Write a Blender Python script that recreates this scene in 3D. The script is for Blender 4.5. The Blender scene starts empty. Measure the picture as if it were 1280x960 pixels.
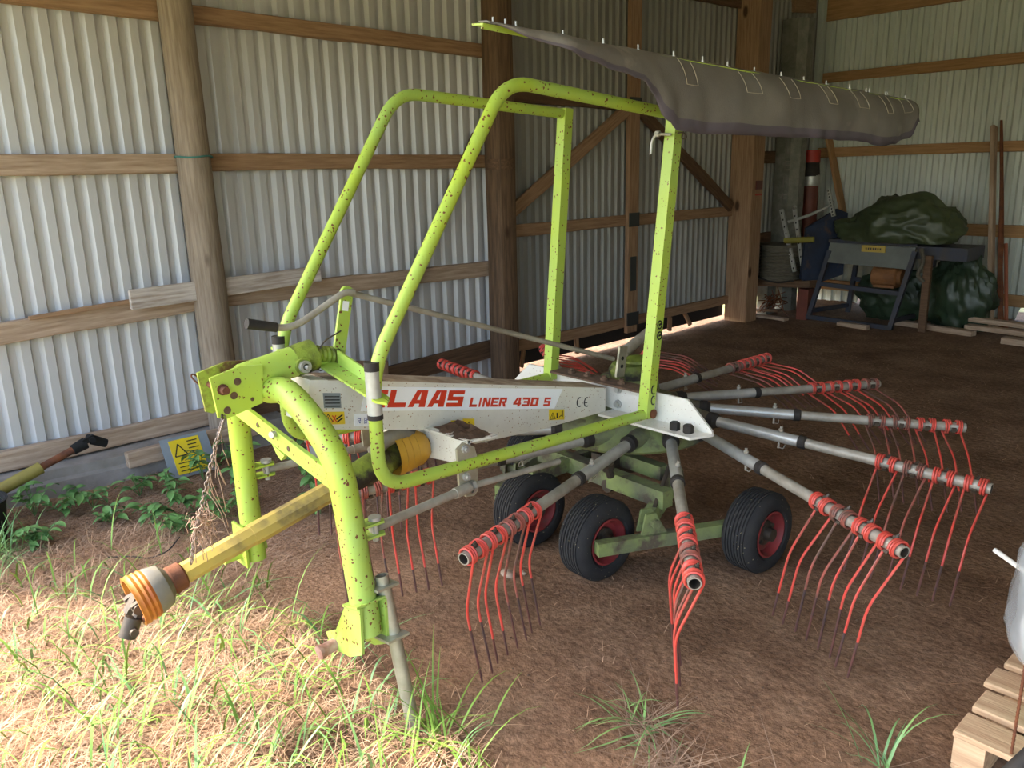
import bpy, bmesh, math, random
from mathutils import Vector as V, Matrix, noise
random.seed(7)
sc = bpy.context.scene
COL = sc.collection

# ------------------------------------------------------------------ camera, sky, sun, exposure
EYE = V((0.0, 0.0, 1.85))
PITCH, ROLL, YAW, FPX = 0.25552, -0.023485, 0.838706, 1016.2
fw = V((-math.sin(YAW) * math.cos(PITCH), math.cos(YAW) * math.cos(PITCH), -math.sin(PITCH)))
rt = V((math.cos(YAW), math.sin(YAW), 0.0))
up = rt.cross(fw)
rt2 = rt * math.cos(ROLL) + up * math.sin(ROLL)
up2 = -rt * math.sin(ROLL) + up * math.cos(ROLL)
cam = bpy.data.cameras.new('camera')
cam.sensor_width = 36.0
cam.lens = FPX / 1280.0 * 36.0
cam.clip_start = 0.02
cam_o = bpy.data.objects.new('camera', cam)
COL.objects.link(cam_o)
m = Matrix((rt2, up2, -fw)).transposed().to_4x4()
m.translation = EYE
cam_o.matrix_world = m
sc.camera = cam_o

SUN_AZ = math.atan2(0.616, 0.788)          # heading the rays travel
SUN_EL = math.radians(45.6)
world = bpy.data.worlds.new('sky')
sc.world = world
world.use_nodes = True
wn = world.node_tree
bg = wn.nodes['Background']
sky = wn.nodes.new('ShaderNodeTexSky')
sky.sky_type = 'NISHITA'
sky.sun_disc = False
sky.sun_elevation = SUN_EL
sky.sun_rotation = math.atan2(-math.cos(SUN_AZ), -math.sin(SUN_AZ))
sky.air_density = 1.0
sky.dust_density = 3.0
wn.links.new(sky.outputs[0], bg.inputs[0])
bg.inputs[1].default_value = 0.5
sun = bpy.data.lights.new('sun', 'SUN')
sun.energy = 4.2
sun.angle = math.radians(0.6)
sun.color = (1.0, 0.95, 0.86)
sun_o = bpy.data.objects.new('sun', sun)
COL.objects.link(sun_o)
sun_dir = V((math.cos(SUN_AZ) * math.cos(SUN_EL), math.sin(SUN_AZ) * math.cos(SUN_EL), -math.sin(SUN_EL)))
sun_o.rotation_euler = sun_dir.to_track_quat('-Z', 'Y').to_euler()
sun_o.location = (-6, -6, 9)
sc.view_settings.view_transform = 'Standard'
sc.view_settings.look = 'None'
sc.view_settings.gamma = 1.0
sc.view_settings.use_curve_mapping = False
sc.view_settings.exposure = 1.2


# ------------------------------------------------------------------ helpers
def lin(r, g, b):
    def f(c):
        c /= 255.0
        return c / 12.92 if c <= 0.04045 else ((c + 0.055) / 1.055) ** 2.4
    return (f(r), f(g), f(b), 1.0)


def mat(name, c1, c2=None, scale=8.0, stretch=(1, 1, 1), rough=0.6, metal=0.0, bump=0.0, bscale=40.0,
        speck=None, patch=None, knots=None, alpha=1.0, trans=0.0, detail=6.0, spec=0.5, thr=(0.35, 0.65)):
    """c1/c2 noise mix; speck=(colour, scale, threshold); patch=(colour, scale, threshold); knots=(colour, scale)."""
    mt = bpy.data.materials.new(name)
    mt.use_nodes = True
    nt = mt.node_tree
    N, Lk = nt.nodes, nt.links
    b = N['Principled BSDF']
    b.inputs['Roughness'].default_value = rough
    b.inputs['Metallic'].default_value = metal
    b.inputs['Specular IOR Level'].default_value = spec
    if alpha < 1:
        b.inputs['Alpha'].default_value = alpha
    if trans:
        b.inputs['Transmission Weight'].default_value = trans
    tc = N.new('ShaderNodeTexCoord')
    mp = N.new('ShaderNodeMapping')
    mp.inputs['Scale'].default_value = stretch
    Lk.new(tc.outputs['Object'], mp.inputs[0])

    def ramp(src, lo, hi):
        r = N.new('ShaderNodeMapRange')
        r.inputs[1].default_value = lo
        r.inputs[2].default_value = hi
        Lk.new(src, r.inputs[0])
        return r.outputs[0]

    def nz(s, src=mp.outputs[0], d=detail):
        n = N.new('ShaderNodeTexNoise')
        n.inputs['Scale'].default_value = s
        n.inputs['Detail'].default_value = d
        n.inputs['Roughness'].default_value = 0.6
        Lk.new(src, n.inputs['Vector'])
        return n.outputs[0]

    def mix(fac, a, bb):
        x = N.new('ShaderNodeMix')
        x.data_type = 'RGBA'
        Lk.new(fac, x.inputs[0])
        if isinstance(a, tuple):
            x.inputs[6].default_value = a
        else:
            Lk.new(a, x.inputs[6])
        if isinstance(bb, tuple):
            x.inputs[7].default_value = bb
        else:
            Lk.new(bb, x.inputs[7])
        return x.outputs[2]
    col = c1
    if c2 is not None:
        col = mix(ramp(nz(scale), *thr), c1, c2)
    if patch:
        pc, ps, pt = patch
        col = mix(ramp(nz(ps, tc.outputs['Object'], 8.0), pt, pt + 0.12), col, pc)
    if speck:
        pc, ps, pt = speck
        vo = N.new('ShaderNodeTexVoronoi')
        vo.inputs['Scale'].default_value = ps
        dn = N.new('ShaderNodeTexNoise')
        dn.inputs['Scale'].default_value = ps * 1.6
        dn.inputs['Detail'].default_value = 3.0
        Lk.new(tc.outputs['Object'], dn.inputs['Vector'])
        va = N.new('ShaderNodeVectorMath')
        va.operation = 'MULTIPLY_ADD'
        Lk.new(dn.outputs['Color'], va.inputs[0])
        va.inputs[1].default_value = (0.8 / ps,) * 3
        Lk.new(tc.outputs['Object'], va.inputs[2])
        Lk.new(va.outputs[0], vo.inputs['Vector'])
        sep = N.new('ShaderNodeSeparateColor')
        Lk.new(vo.outputs['Color'], sep.inputs[0])
        thrn = N.new('ShaderNodeMath')
        thrn.operation = 'MULTIPLY'
        thrn.inputs[1].default_value = pt
        Lk.new(sep.outputs[0], thrn.inputs[0])
        lt = N.new('ShaderNodeMath')
        lt.operation = 'LESS_THAN'
        Lk.new(vo.outputs['Distance'], lt.inputs[0])
        Lk.new(thrn.outputs[0], lt.inputs[1])
        gt = N.new('ShaderNodeMath')
        gt.operation = 'GREATER_THAN'
        Lk.new(sep.outputs[1], gt.inputs[0])
        gt.inputs[1].default_value = 0.6
        ml = N.new('ShaderNodeMath')
        ml.operation = 'MULTIPLY'
        Lk.new(lt.outputs[0], ml.inputs[0])
        Lk.new(gt.outputs[0], ml.inputs[1])
        col = mix(ml.outputs[0], col, pc)
    if knots:
        pc, ps = knots
        vo = N.new('ShaderNodeTexVoronoi')
        vo.inputs['Scale'].default_value = ps
        m2 = N.new('ShaderNodeMapping')
        m2.inputs['Scale'].default_value = (0.5, 1, 1)
        Lk.new(tc.outputs['Object'], m2.inputs[0])
        Lk.new(m2.outputs[0], vo.inputs['Vector'])
        col = mix(ramp(vo.outputs['Distance'], 0.13, 0.07), col, pc)
    if isinstance(col, tuple):
        b.inputs['Base Color'].default_value = col
    else:
        Lk.new(col, b.inputs['Base Color'])
    if bump:
        bp = N.new('ShaderNodeBump')
        bp.inputs['Strength'].default_value = bump
        bp.inputs['Distance'].default_value = 0.01
        Lk.new(nz(bscale), bp.inputs['Height'])
        Lk.new(bp.outputs[0], b.inputs['Normal'])
    return mt


RUST = lin(96, 52, 28)
M = {}
M['lime'] = mat('lime_paint', lin(172, 196, 66), lin(164, 192, 86), 3.0, rough=0.42, speck=(lin(112, 70, 34), 80, 0.40), patch=(lin(140, 120, 58), 6.0, 0.72))
M['lime_rust'] = mat('lime_paint_rusty', lin(170, 192, 60), lin(160, 190, 90), 3.0, rough=0.48, speck=(lin(108, 62, 30), 85, 0.46), patch=(lin(112, 70, 36), 9.0, 0.66))
M['lime_dirty'] = mat('lime_paint_dirty', lin(132, 146, 84), lin(98, 100, 78), 5.0, rough=0.8, bump=0.3, patch=(lin(86, 76, 62), 9.0, 0.50))
M['grease'] = mat('greasy_lime', lin(66, 62, 36), lin(140, 158, 56), 9.0, rough=0.6, bump=0.5, patch=(lin(42, 36, 28), 7.0, 0.5))
M['white'] = mat('white_paint', lin(226, 224, 212), lin(210, 206, 194), 4.0, rough=0.4, speck=(lin(150, 118, 86), 110, 0.30), patch=(lin(160, 140, 112), 5.0, 0.70))
M['dirty_top'] = mat('caked_dirt', lin(74, 56, 42), lin(106, 82, 62), 20, rough=0.95, bump=0.8, bscale=30)
M['decal'] = mat('decal_white', lin(240, 243, 246), rough=0.35, patch=(lin(214, 208, 196), 6.0, 0.66))
M['letter_red'] = mat('letter_red', lin(208, 58, 28), rough=0.4)
M['yellow'] = mat('sticker_yellow', lin(232, 200, 30), lin(220, 190, 50), 10, rough=0.45)
M['black'] = mat('black_print', lin(24, 24, 24), rough=0.6)
M['printblue'] = mat('blue_ink', lin(50, 70, 150), rough=0.6)
M['galv'] = mat('galvanised_tube', lin(196, 196, 190), lin(160, 158, 150), 6.0, rough=0.38, metal=0.4, patch=(lin(120, 112, 98), 9.0, 0.62))
M['galv_worn'] = mat('weathered_tube', lin(172, 166, 152), lin(136, 128, 114), 9.0, rough=0.5, metal=0.2, bump=0.1)
M['zinc'] = mat('zinc_plate', lin(186, 182, 160), lin(160, 156, 134), 12.0, rough=0.42, metal=0.5)
M['red'] = mat('red_spring_paint', lin(212, 70, 58), lin(196, 84, 70), 14, rough=0.45, patch=(lin(128, 76, 62), 12, 0.60))
M['red_dull'] = mat('dull_red_spring', lin(168, 84, 70), lin(132, 84, 70), 12, rough=0.55, patch=(lin(104, 76, 64), 12, 0.5))
M['tip'] = mat('worn_tine_steel', lin(72, 58, 56), lin(104, 66, 58), 16, rough=0.6, metal=0.3)
M['rubber'] = mat('tyre_rubber', lin(34, 34, 36), lin(46, 45, 44), 12, rough=0.85, bump=0.2, speck=(lin(140, 128, 100), 70, 0.26))
M['boot'] = mat('black_boot', lin(32, 30, 28), lin(50, 44, 38), 10, rough=0.8)
M['rim'] = mat('rim_red', lin(150, 52, 52), lin(120, 46, 46), 8, rough=0.6, patch=(lin(96, 72, 58), 8, 0.58))
M['steel_dark'] = mat('dark_steel', lin(66, 60, 54), lin(92, 80, 66), 12, rough=0.55, metal=0.4)
M['pto_yellow'] = mat('pto_yellow', lin(194, 168, 78), lin(170, 148, 84), 5, rough=0.45, patch=(lin(112, 98, 66), 5, 0.56))
M['cone'] = mat('cone_yellow', lin(206, 158, 48), lin(186, 142, 56), 7, rough=0.5, patch=(lin(140, 104, 50), 6, 0.62))
M['guard_grey'] = mat('guard_grey', lin(108, 104, 96), lin(134, 124, 104), 9, rough=0.6)
M['orange'] = mat('rusty_orange', lin(206, 132, 44), lin(170, 88, 36), 12, rough=0.55)
M['rust'] = mat('rust', lin(120, 70, 40), lin(88, 52, 34), 14, rough=0.85, bump=0.3)
M['curtain'] = mat('curtain_grey', lin(126, 122, 116), lin(108, 104, 100), 3, rough=0.5, bump=0.15, bscale=120, patch=(lin(150, 144, 134), 3.5, 0.58))
M['hem'] = mat('curtain_hem', lin(92, 86, 96), rough=0.6)
M['stitch'] = mat('pale_stitch', lin(178, 170, 152), rough=0.8)
M['sheet'] = mat('sheet_metal', lin(205, 205, 206), lin(192, 191, 190), 1.2, stretch=(1, 1, 0.3), rough=0.42, metal=0.15)
M['sheet_back'] = mat('sheet_metal_back', lin(216, 222, 214), lin(200, 208, 200), 1.2, stretch=(1, 1, 0.3), rough=0.45, metal=0.0)
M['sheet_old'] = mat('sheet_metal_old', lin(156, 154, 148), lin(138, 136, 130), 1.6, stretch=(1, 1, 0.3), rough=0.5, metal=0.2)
M['roof'] = mat('roof_sheet', lin(186, 180, 170), rough=0.7)
WOOD = dict(stretch=(1.2, 16, 16), detail=8.0, rough=0.85, bump=0.35, bscale=6.0, knots=(lin(70, 46, 28), 3.2))
M['wood'] = mat('sawn_timber', lin(172, 138, 106), lin(140, 108, 80), 3.0, **WOOD)
M['wood_new'] = mat('fresh_timber', lin(186, 146, 102), lin(158, 120, 80), 3.0, **WOOD)
M['wood_grey'] = mat('grey_timber', lin(190, 166, 142), lin(154, 128, 104), 3.0, **WOOD)
M['wood_white'] = mat('whitewashed_timber', lin(208, 198, 188), lin(160, 144, 130), 3.0, **WOOD)
M['wood_dark'] = mat('dark_timber', lin(116, 88, 64), lin(84, 62, 44), 3.0, **WOOD)
M['log'] = mat('weathered_log', lin(158, 142, 124), lin(128, 112, 94), 3.0, **WOOD)
M['log_dark'] = mat('old_log', lin(120, 94, 70), lin(84, 64, 48), 3.0, **WOOD)
M['pallet'] = mat('pallet_wood', lin(206, 176, 140), lin(176, 142, 108), 3.0, **WOOD)
M['concrete'] = mat('concrete', lin(158, 150, 142), lin(132, 126, 118), 6, rough=0.95, bump=0.5, bscale=30)
M['concrete_dark'] = mat('mossy_concrete', lin(142, 140, 130), lin(112, 112, 102), 9, rough=0.95, bump=0.6, bscale=40)
M['matt_black'] = mat('black_strip', lin(18, 17, 16), rough=0.9)
M['plate'] = mat('nail_plate', lin(70, 72, 70), rough=0.5, metal=0.4)
M['tarp'] = mat('green_tarpaulin', lin(74, 84, 56), lin(56, 66, 44), 3, rough=0.42, bump=0.2, bscale=14)
M['tarp2'] = mat('dark_green_tarpaulin', lin(50, 66, 46), lin(38, 52, 38), 3, rough=0.4, bump=0.2, bscale=14)
M['saw_grey'] = mat('saw_grey', lin(112, 116, 108), lin(98, 100, 94), 5, rough=0.5)
M['saw_blue'] = mat('saw_blue', lin(40, 52, 74), lin(38, 44, 58), 5, rough=0.6, patch=(lin(96, 74, 58), 6, 0.56))
M['saw_frame'] = mat('saw_frame', lin(52, 58, 74), lin(66, 62, 62), 7, rough=0.6)
M['motor'] = mat('rusty_motor', lin(150, 100, 56), lin(116, 76, 44), 8, rough=0.7)
M['reel'] = mat('drab_cable', lin(104, 98, 82), lin(78, 72, 60), 18, stretch=(1, 1, 6), rough=0.8, bump=0.5, bscale=20)
M['redpaint'] = mat('red_band', lin(170, 52, 42), rough=0.5)
M['redpipe'] = mat('red_brown_pipe', lin(120, 62, 46), lin(98, 50, 38), 4, rough=0.6)
M['brass'] = mat('brass_plate', lin(196, 170, 84), rough=0.4, metal=0.3)
M['panel_grey'] = mat('grey_panel', lin(136, 144, 148), lin(120, 128, 132), 5, rough=0.6)
M['leaf'] = mat('leaf_green', lin(104, 144, 78), lin(78, 120, 60), 9, rough=0.5)
M['grass'] = mat('grass_green', lin(138, 170, 66), lin(104, 142, 52), 4, rough=0.55)
M['grass_cool'] = mat('grass_blue_green', lin(104, 146, 92), lin(126, 160, 88), 4, rough=0.5)
M['straw'] = mat('dry_straw', lin(204, 172, 140), lin(176, 134, 100), 6, rough=0.8)
M['straw_dark'] = mat('old_straw', lin(168, 142, 118), lin(126, 102, 84), 6, rough=0.9)
M['twine'] = mat('frayed_twine', lin(190, 160, 136), lin(166, 132, 110), 30, rough=0.9)
M['chain'] = mat('chain_steel', lin(140, 124, 112), rough=0.5, metal=0.5)
M['stone'] = mat('stone', lin(168, 150, 132), lin(140, 122, 104), 12, rough=0.9)
M['bag_white'] = mat('white_sack', lin(226, 226, 222), lin(208, 208, 204), 10, rough=0.7, bump=0.3, bscale=60)
M['film'] = mat('clear_film', lin(214, 222, 226), rough=0.15, alpha=0.45)
M['teal'] = mat('teal_plastic', lin(62, 176, 146), rough=0.5)
M['white_rod'] = mat('white_rod', lin(220, 216, 206), rough=0.5)


def floor_material():
    mt = bpy.data.materials.new('dirt_floor')
    mt.use_nodes = True
    nt = mt.node_tree
    N, Lk = nt.nodes, nt.links
    b = N['Principled BSDF']
    b.inputs['Roughness'].default_value = 0.95
    b.inputs['Specular IOR Level'].default_value = 0.2
    tc = N.new('ShaderNodeTexCoord')

    def nz(s, d=8.0, st=None):
        n = N.new('ShaderNodeTexNoise')
        n.inputs['Scale'].default_value = s
        n.inputs['Detail'].default_value = d
        n.inputs['Roughness'].default_value = 0.65
        if st:
            mp = N.new('ShaderNodeMapping')
            mp.inputs['Scale'].default_value = st
            Lk.new(tc.outputs['Object'], mp.inputs[0])
            Lk.new(mp.outputs[0], n.inputs['Vector'])
        else:
            Lk.new(tc.outputs['Object'], n.inputs['Vector'])
        return n.outputs[0]

    def ramp(fac, stops):
        r = N.new('ShaderNodeValToRGB')
        el = r.color_ramp.elements
        el[0].position, el[0].color = stops[0]
        el[1].position, el[1].color = stops[-1]
        for p, c in stops[1:-1]:
            e = el.new(p)
            e.color = c
        Lk.new(fac, r.inputs[0])
        return r.outputs[0]
    dirt = ramp(nz(2.2), [(0.30, lin(108, 82, 62)), (0.5, lin(136, 106, 82)), (0.72, lin(160, 130, 104))])
    fine = ramp(nz(38, 5.0), [(0.35, (0.62, 0.62, 0.62, 1)), (0.65, (1.15, 1.15, 1.15, 1))])
    mul = N.new('ShaderNodeMix')
    mul.data_type = 'RGBA'
    mul.blend_type = 'MULTIPLY'
    mul.inputs[0].default_value = 1.0
    Lk.new(dirt, mul.inputs[6])
    Lk.new(fine, mul.inputs[7])
    # straw litter lying in the front left of the shed and in the yard
    litter = ramp(nz(60, 6.0), [(0.3, lin(100, 76, 58)), (0.5, lin(156, 122, 94)), (0.7, lin(190, 156, 126))])
    sx = N.new('ShaderNodeSeparateXYZ')
    Lk.new(tc.outputs['Object'], sx.inputs[0])
    # edge of the litter: x + 0.55*y < -2.25 or y < 1.2 (with noise)
    a = N.new('ShaderNodeMath'); a.operation = 'MULTIPLY_ADD'
    Lk.new(sx.outputs[1], a.inputs[0]); a.inputs[1].default_value = 0.75
    Lk.new(sx.outputs[0], a.inputs[2])
    w = N.new('ShaderNodeMath'); w.operation = 'MULTIPLY_ADD'
    Lk.new(nz(3.0, 6.0), w.inputs[0]); w.inputs[1].default_value = 1.3
    Lk.new(a.outputs[0], w.inputs[2])
    mr = N.new('ShaderNodeMapRange')
    mr.inputs[1].default_value = -0.85
    mr.inputs[2].default_value = -1.25
    Lk.new(w.outputs[0], mr.inputs[0])
    # only in the front two and a half metres
    wy = N.new('ShaderNodeMath'); wy.operation = 'MULTIPLY_ADD'
    Lk.new(nz(2.0, 5.0), wy.inputs[0]); wy.inputs[1].default_value = 1.2
    Lk.new(sx.outputs[1], wy.inputs[2])
    my = N.new('ShaderNodeMapRange')
    my.inputs[1].default_value = 2.9
    my.inputs[2].default_value = 2.4
    Lk.new(wy.outputs[0], my.inputs[0])
    mm = N.new('ShaderNodeMath'); mm.operation = 'MULTIPLY'
    Lk.new(mr.outputs[0], mm.inputs[0]); Lk.new(my.outputs[0], mm.inputs[1])
    mx = N.new('ShaderNodeMix')
    mx.data_type = 'RGBA'
    Lk.new(mm.outputs[0], mx.inputs[0])
    Lk.new(mul.outputs[2], mx.inputs[6])
    Lk.new(litter, mx.inputs[7])
    Lk.new(mx.outputs[2], b.inputs['Base Color'])
    bp = N.new('ShaderNodeBump')
    bp.inputs['Strength'].default_value = 1.0
    bp.inputs['Distance'].default_value = 0.02
    Lk.new(nz(22, 8.0), bp.inputs['Height'])
    Lk.new(bp.outputs[0], b.inputs['Normal'])
    return mt


class MB:
    def __init__(s):
        s.v, s.f, s.mi = [], [], []

    def add(s, vs, fs, mi=0):
        o = len(s.v)
        s.v += [V(p) for p in vs]
        for f in fs:
            s.f.append([i + o for i in f])
            s.mi.append(mi)
        return s

    def box(s, c, size, R=None, mi=0):
        c = V(c)
        hx, hy, hz = [d / 2 for d in size]
        vs = [V((x, y, z)) for x in (-hx, hx) for y in (-hy, hy) for z in (-hz, hz)]
        if R is not None:
            vs = [R @ p for p in vs]
        return s.add([p + c for p in vs], [(0, 1, 3, 2), (4, 6, 7, 5), (0, 4, 5, 1), (2, 3, 7, 6), (0, 2, 6, 4), (1, 5, 7, 3)], mi)

    def bar(s, p0, p1, w, h, upv=(0, 0, 1), mi=0):
        """box from p0 to p1; w across, h along upv"""
        p0, p1 = V(p0), V(p1)
        d = (p1 - p0)
        L = d.length
        d.normalize()
        side = d.cross(V(upv)).normalized()
        u = side.cross(d).normalized()
        R = Matrix((d, side, u)).transposed()
        return s.box((p0 + p1) / 2, (L, w, h), R, mi)

    def tube(s, pts, r, n=12, cap=True, mi=0, twist=0.0):
        pts = [V(p) for p in pts]
        k = len(pts)
        rs = r if isinstance(r, (list, tuple)) else [r] * k
        tang = []
        for i in range(k):
            a = pts[max(0, i - 1)]
            b = pts[min(k - 1, i + 1)]
            tang.append((b - a).normalized())
        t0 = tang[0]
        ref = V((0, 0, 1)) if abs(t0.z) < 0.9 else V((1, 0, 0))
        u = t0.cross(ref).normalized()
        vs, fs = [], []
        for i in range(k):
            u = (u - tang[i] * u.dot(tang[i])).normalized()
            w = tang[i].cross(u)
            for j in range(n):
                a = 2 * math.pi * j / n + twist
                vs.append(pts[i] + (u * math.cos(a) + w * math.sin(a)) * rs[i])
        for i in range(k - 1):
            for j in range(n):
                j2 = (j + 1) % n
                fs.append((i * n + j, i * n + j2, (i + 1) * n + j2, (i + 1) * n + j))
        if cap:
            fs.append(tuple(range(n - 1, -1, -1)))
            fs.append(tuple((k - 1) * n + j for j in range(n)))
        return s.add(vs, fs, mi)

    def lathe(s, prof, p0, axis, n=24, mi=0, closed=False, mis=None):
        """prof: (along, radius)"""
        p0, d = V(p0), V(axis).normalized()
        ref = V((0, 0, 1)) if abs(d.z) < 0.9 else V((1, 0, 0))
        u = d.cross(ref).normalized()
        w = d.cross(u)
        o = len(s.v)
        k = len(prof)
        for (a, r) in prof:
            for j in range(n):
                t = 2 * math.pi * j / n
                s.v.append(p0 + d * a + (u * math.cos(t) + w * math.sin(t)) * max(r, 1e-4))
        rng = k if closed else k - 1
        for i in range(rng):
            i2 = (i + 1) % k
            for j in range(n):
                j2 = (j + 1) % n
                s.f.append([o + i * n + j, o + i * n + j2, o + i2 * n + j2, o + i2 * n + j])
                s.mi.append(mis[i] if mis else mi)
        return s

    def prism(s, poly, thick, mi=0):
        """poly: 3D points of a planar outline, thick: extrusion vector"""
        n = len(poly)
        t = V(thick)
        vs = [V(p) for p in poly] + [V(p) + t for p in poly]
        fs = [tuple(range(n - 1, -1, -1)), tuple(range(n, 2 * n))]
        for i in range(n):
            j = (i + 1) % n
            fs.append((i, j, n + j, n + i))
        return s.add(vs, fs, mi)

    def build(s, name, mats, parent=None, smooth=35, off=None):
        me = bpy.data.meshes.new(name)
        o3 = wloc(parent) if parent else V((0, 0, 0))
        if off is not None:
            o3 = V(off)
        me.from_pydata([p - o3 for p in s.v], [], s.f)
        ms = mats if isinstance(mats, (list, tuple)) else [mats]
        for x in ms:
            me.materials.append(x if not isinstance(x, str) else M[x])
        if len(ms) > 1:
            me.polygons.foreach_set('material_index', s.mi)
        bm = bmesh.new()
        bm.from_mesh(me)
        bmesh.ops.recalc_face_normals(bm, faces=bm.faces)
        bm.to_mesh(me)
        bm.free()
        if smooth:
            me.polygons.foreach_set('use_smooth', [True] * len(me.polygons))
            me.set_sharp_from_angle(angle=math.radians(smooth))
        me.update()
        ob = bpy.data.objects.new(name, me)
        COL.objects.link(ob)
        if parent:
            ob.parent = parent
        return ob


def wloc(o):
    p = V((0, 0, 0))
    while o is not None:
        p = p + o.location
        o = o.parent
    return p


def tag(o, label=None, cat=None, group=None, kind=None):
    if label:
        o['label'] = label
    if cat:
        o['category'] = cat
    if group:
        o['group'] = group
    if kind:
        o['kind'] = kind
    return o


def thing(name, label, cat, loc=(0, 0, 0), group=None):
    o = bpy.data.objects.new(name, None)
    o.empty_display_size = 0.1
    COL.objects.link(o)
    o.location = loc
    return tag(o, label, cat, group)


def inst(name, src, parent, loc=(0, 0, 0), rot=(0, 0, 0), scale=None):
    o = bpy.data.objects.new(name, src.data if hasattr(src, 'data') else src)
    COL.objects.link(o)
    o.parent = parent
    o.location = loc
    o.rotation_euler = rot
    if scale:
        o.scale = scale
    return o


def fillet(pts, rad, n=6):
    pts = [V(p) for p in pts]
    out = [pts[0]]
    for i in range(1, len(pts) - 1):
        a, b, c = pts[i - 1], pts[i], pts[i + 1]
        d1, d2 = (a - b), (c - b)
        r = min(rad, d1.length * 0.48, d2.length * 0.48)
        p, q = b + d1.normalized() * r, b + d2.normalized() * r
        for k in range(n + 1):
            t = k / n
            out.append(p * (1 - t) ** 2 + b * 2 * t * (1 - t) + q * t * t)
    out.append(pts[-1])
    return out


def timber(name, p0, p1, w, h, m, parent, upv=(0, 0, 1), jit=0.006, segs=9, rnd=0.0):
    """rough board from p0 to p1, its own frame with x along the grain"""
    p0, p1 = V(p0), V(p1)
    d = p1 - p0
    L = d.length
    d.normalize()
    side = d.cross(V(upv)).normalized()
    u = side.cross(d).normalized()
    R = Matrix((d, side, u)).transposed().to_4x4()
    sd = random.uniform(0, 90)
    b = MB()
    prof = [(-.5, -.5), (.5, -.5), (.5, .5), (-.5, .5)]
    vs, fs = [], []
    for i in range(segs + 1):
        x = L * i / segs
        for j, (a, c) in enumerate(prof):
            q = noise.noise(V((x * 1.7 + sd, j * 9.1, sd))) * jit * 2
            q2 = noise.noise(V((x * 1.7 + sd, j * 5.3 + 40, sd))) * jit * 2
            vs.append((x, a * w + q * 0.4, c * h + q2))
    for i in range(segs):
        for j in range(4):
            k = (j + 1) % 4
            fs.append((i * 4 + j, i * 4 + k, i * 4 + 4 + k, i * 4 + 4 + j))
    fs.append((3, 2, 1, 0))
    fs.append(tuple(segs * 4 + j for j in range(4)))
    b.add(vs, fs)
    o = b.build(name, m, None, smooth=0)
    if parent:
        o.parent = parent
        R.translation = p0 - wloc(parent)
    else:
        R.translation = p0
    o.matrix_local = R
    md = o.modifiers.new('edge', 'BEVEL')
    md.width = 0.004
    md.segments = 1
    md.limit_method = 'ANGLE'
    return o


def log(name, p0, p1, r0, r1, m, parent, flat=0.0):
    p0, p1 = V(p0), V(p1)
    d = p1 - p0
    L = d.length
    d.normalize()
    ref = V((0, 1, 0))
    side = d.cross(ref).normalized()
    u = side.cross(d).normalized()
    R = Matrix((d, side, u)).transposed().to_4x4()
    n, k = 18, 16
    sd = random.uniform(0, 90)
    vs, fs = [], []
    for i in range(k + 1):
        x = L * i / k
        r = r0 + (r1 - r0) * i / k
        for j in range(n):
            a = 2 * math.pi * j / n
            rr = r * (1 + 0.05 * noise.noise(V((x * 0.9 + sd, math.cos(a) * 1.2, math.sin(a) * 1.2))))
            if flat:
                rr *= 1 + flat * (abs(math.cos(2 * a)) - 0.5) * -0.5
            vs.append((x, rr * math.cos(a), rr * math.sin(a)))
    for i in range(k):
        for j in range(n):
            j2 = (j + 1) % n
            fs.append((i * n + j, i * n + j2, i * n + n + j2, i * n + n + j))
    fs.append(tuple(range(n - 1, -1, -1)))
    fs.append(tuple(k * n + j for j in range(n)))
    o = MB().add(vs, fs).build(name, m, None)
    if parent:
        o.parent = parent
        R.translation = p0 - wloc(parent)
    else:
        R.translation = p0
    o.matrix_local = R
    return o


# ------------------------------------------------------------------ the shed
def wx(y):
    return -5.42 - 0.028 * y            # inner face line of the left wall


YF, YB, XR = -0.5, 10.6, 5.0


def roof_z(y):
    return 3.35 + 0.075 * (y - YF)


def ground_h(x, y):
    h = 0.012 * noise.noise(V((x * 1.3, y * 1.3, 0))) + 0.006 * noise.noise(V((x * 6, y * 6, 3)))
    h += 0.004 * noise.noise(V((x * 14, y * 14, 5)))
    if y > 9:
        h += 0.03 * (y - 9)
    # litter bank by the left footing
    if y < 3:
        t = max(0.0, min(1.0, (-4.5 - x) / 0.7)) * max(0.0, min(1.0, (3 - y)))
        h += 0.03 * t
    return h


# floor: fine grid inside, the yard as a wide apron round it
b = MB()
x0, x1, y0, y1, st = -5.9, 2.1, -0.9, 11.1, 0.06
nx, ny = int((x1 - x0) / st), int((y1 - y0) / st)
vs = [(x0 + i * st, y0 + j * st, ground_h(x0 + i * st, y0 + j * st)) for j in range(ny + 1) for i in range(nx + 1)]
fs = [(j * (nx + 1) + i, j * (nx + 1) + i + 1, (j + 1) * (nx + 1) + i + 1, (j + 1) * (nx + 1) + i) for j in range(ny) for i in range(nx)]
b.add(vs, fs)
M['floor'] = floor_material()
floor = b.build('floor', M['floor'], None, smooth=180)
tag(floor, 'brown trodden earth floor of the shed, strewn with straw', 'floor', kind='structure')
M['yard'] = mat('yard_turf', lin(150, 140, 96), lin(112, 120, 70), 2.0, rough=0.95, bump=0.5, bscale=20)
b = MB()
b.box((0, 5, -0.15), (60, 70, 0.2))
yard = b.build('ground', M['yard'], None, smooth=0)
tag(yard, 'dry yard turf around the open shed', 'ground', kind='structure')


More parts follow.
